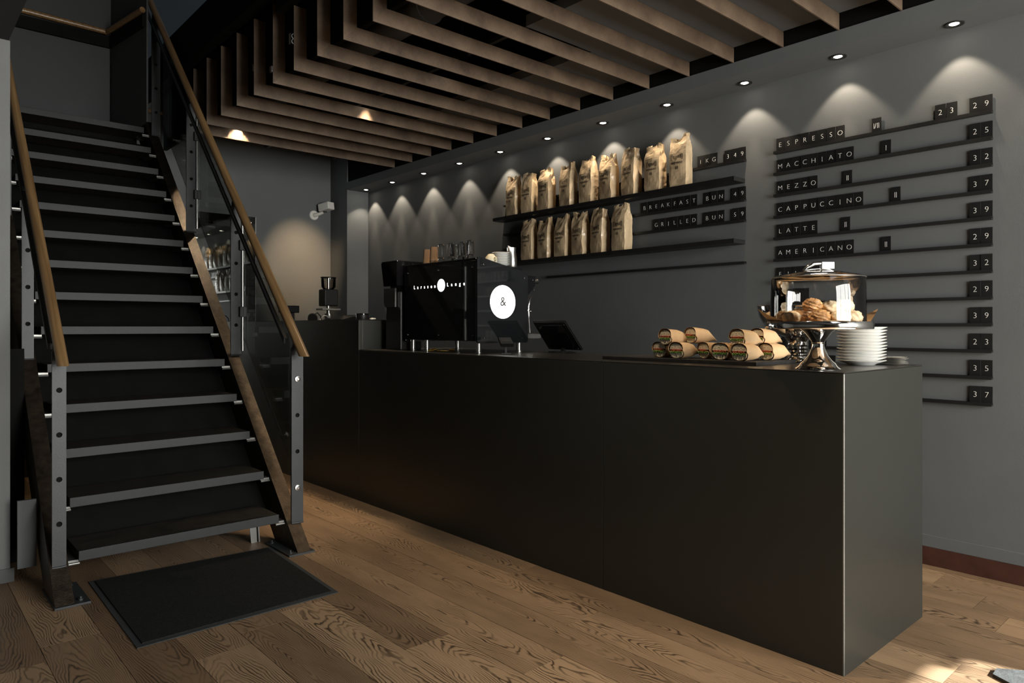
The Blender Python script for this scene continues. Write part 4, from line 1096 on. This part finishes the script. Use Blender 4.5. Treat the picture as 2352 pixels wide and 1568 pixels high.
# footed bowl behind
o = thing('footed_bowl', 'large polished metal bowl on a ringed foot behind the cake stand', 'bowl', (3.215, 1.575, CT))
part('bowl_shell', MB().lathe([(0.030, 0.115), (0.060, 0.118), (0.110, 0.140), (0.150, 0.175), (0.172, 0.215), (0.182, 0.262), (0.180, 0.266), (0.177, 0.262), (0.167, 0.217), (0.146, 0.180), (0.106, 0.146), (0.0, 0.128)], seg=80), M['chrome'], o, True, ang=70)
part('foot', MB().lathe([(0.0, 0.001), (0.068, 0.0), (0.070, 0.004), (0.062, 0.012), (0.048, 0.022), (0.044, 0.030), (0.047, 0.036), (0.043, 0.042), (0.047, 0.050), (0.044, 0.058), (0.048, 0.066), (0.045, 0.074), (0.049, 0.082), (0.046, 0.092), (0.050, 0.104), (0.060, 0.1175)], seg=56), M['chrome'], o, True)
for i, (dx, dy, z, m, lb) in enumerate(((-0.03, -0.02, 0.17, 'tomato', 'red wrapped sweet in the footed bowl'), (0.04, -0.04, 0.165, 'cheese', 'orange wrapped sweet in the footed bowl'))):
    q = thing('wrapped_sweet', lb, 'sweet', (3.215 + dx, 1.575 + dy, CT + 0.147), i, 'sweets in the footed bowl')
    part('sweet', MB().ball((0, 0, 0.012), 0.014, 2, (1.4, 1, 0.85)), M[m], q, True)
    part('twist_end', MB().lathe([(0.002, 0), (0.010, 0.014)], seg=10), M[m], q, True, loc=(0.018, 0, 0.012), rot=(0, PI / 2, 0))

# plate stack
pl_p = [(0.0, 0.002), (0.050, 0.002), (0.053, 0.0), (0.056, 0.002), (0.062, 0.006), (0.098, 0.0185), (0.1005, 0.0205), (0.0985, 0.0218), (0.060, 0.0105), (0.050, 0.006), (0.0, 0.006)]
pl = MB().lathe(pl_p, seg=72).mesh('dinner_plate', M['porcelain'], True, 55)
rp = random.Random(5)
for k in range(12):
    nmk = ['bottom', 'second from the bottom', 'third from the bottom', 'fourth from the bottom', 'fifth from the bottom', 'sixth from the bottom', 'sixth from the top', 'fifth from the top', 'fourth from the top', 'third from the top', 'second from the top', 'top'][k]
    tag(link('dinner_plate', pl, None, (3.205 + rp.uniform(-.002, .002), 1.282 + rp.uniform(-.002, .002), CT + 0.0005 + 0.0131 * k)), 'white plate in the stack right of the cake stand, %s' % nmk, 'plate', 'plates stacked beside the cake stand')
# napkin stack
for k in range(9):
    b = MB(); n = 8; g_ = []
    for i in range(n + 1):
        r_ = []
        for j in range(n + 1):
            x, y = (i / n - .5) * 0.115, (j / n - .5) * 0.115
            r_.append(b.bm.verts.new((x, y, 0.0016 * noise.noise(Vector((x * 40, y * 40, k * 3.1))) + 0.001)))
        g_.append(r_)
    for i in range(n):
        for j in range(n): b.bm.faces.new((g_[i][j], g_[i + 1][j], g_[i + 1][j + 1], g_[i][j + 1]))
    bmesh.ops.solidify(b.bm, geom=list(b.bm.faces), thickness=0.0012)
    tag(part('paper_napkin', b, M['napkin'], None, loc=(3.325 + rp.uniform(-.004, .004), 1.205 + rp.uniform(-.004, .004), CT + 0.003 + 0.0038 * k), rot=(0, 0, 0.15 + rp.uniform(-.12, .12))),
        'white paper napkin in the stack at the counter end, %s' % (['bottom', 'second from the bottom', 'third from the bottom', 'fourth from the bottom', 'middle', 'fourth from the top', 'third from the top', 'second from the top', 'top'][k]), 'napkin', 'napkins at the counter end')

# grey stone block entering the lower right corner
o = tag(part('stone_block', MB().prism([(3.005, 0.742, 0.0), (3.065, 0.745, 0.0), (3.30, 0.45, 0.0), (3.10, 0.30, 0.0), (2.93, 0.60, 0.0)], (0, 0, 0.012)), M['concrete'], None), 'rough grey stone slab at the lower right corner of the floor', 'stone')
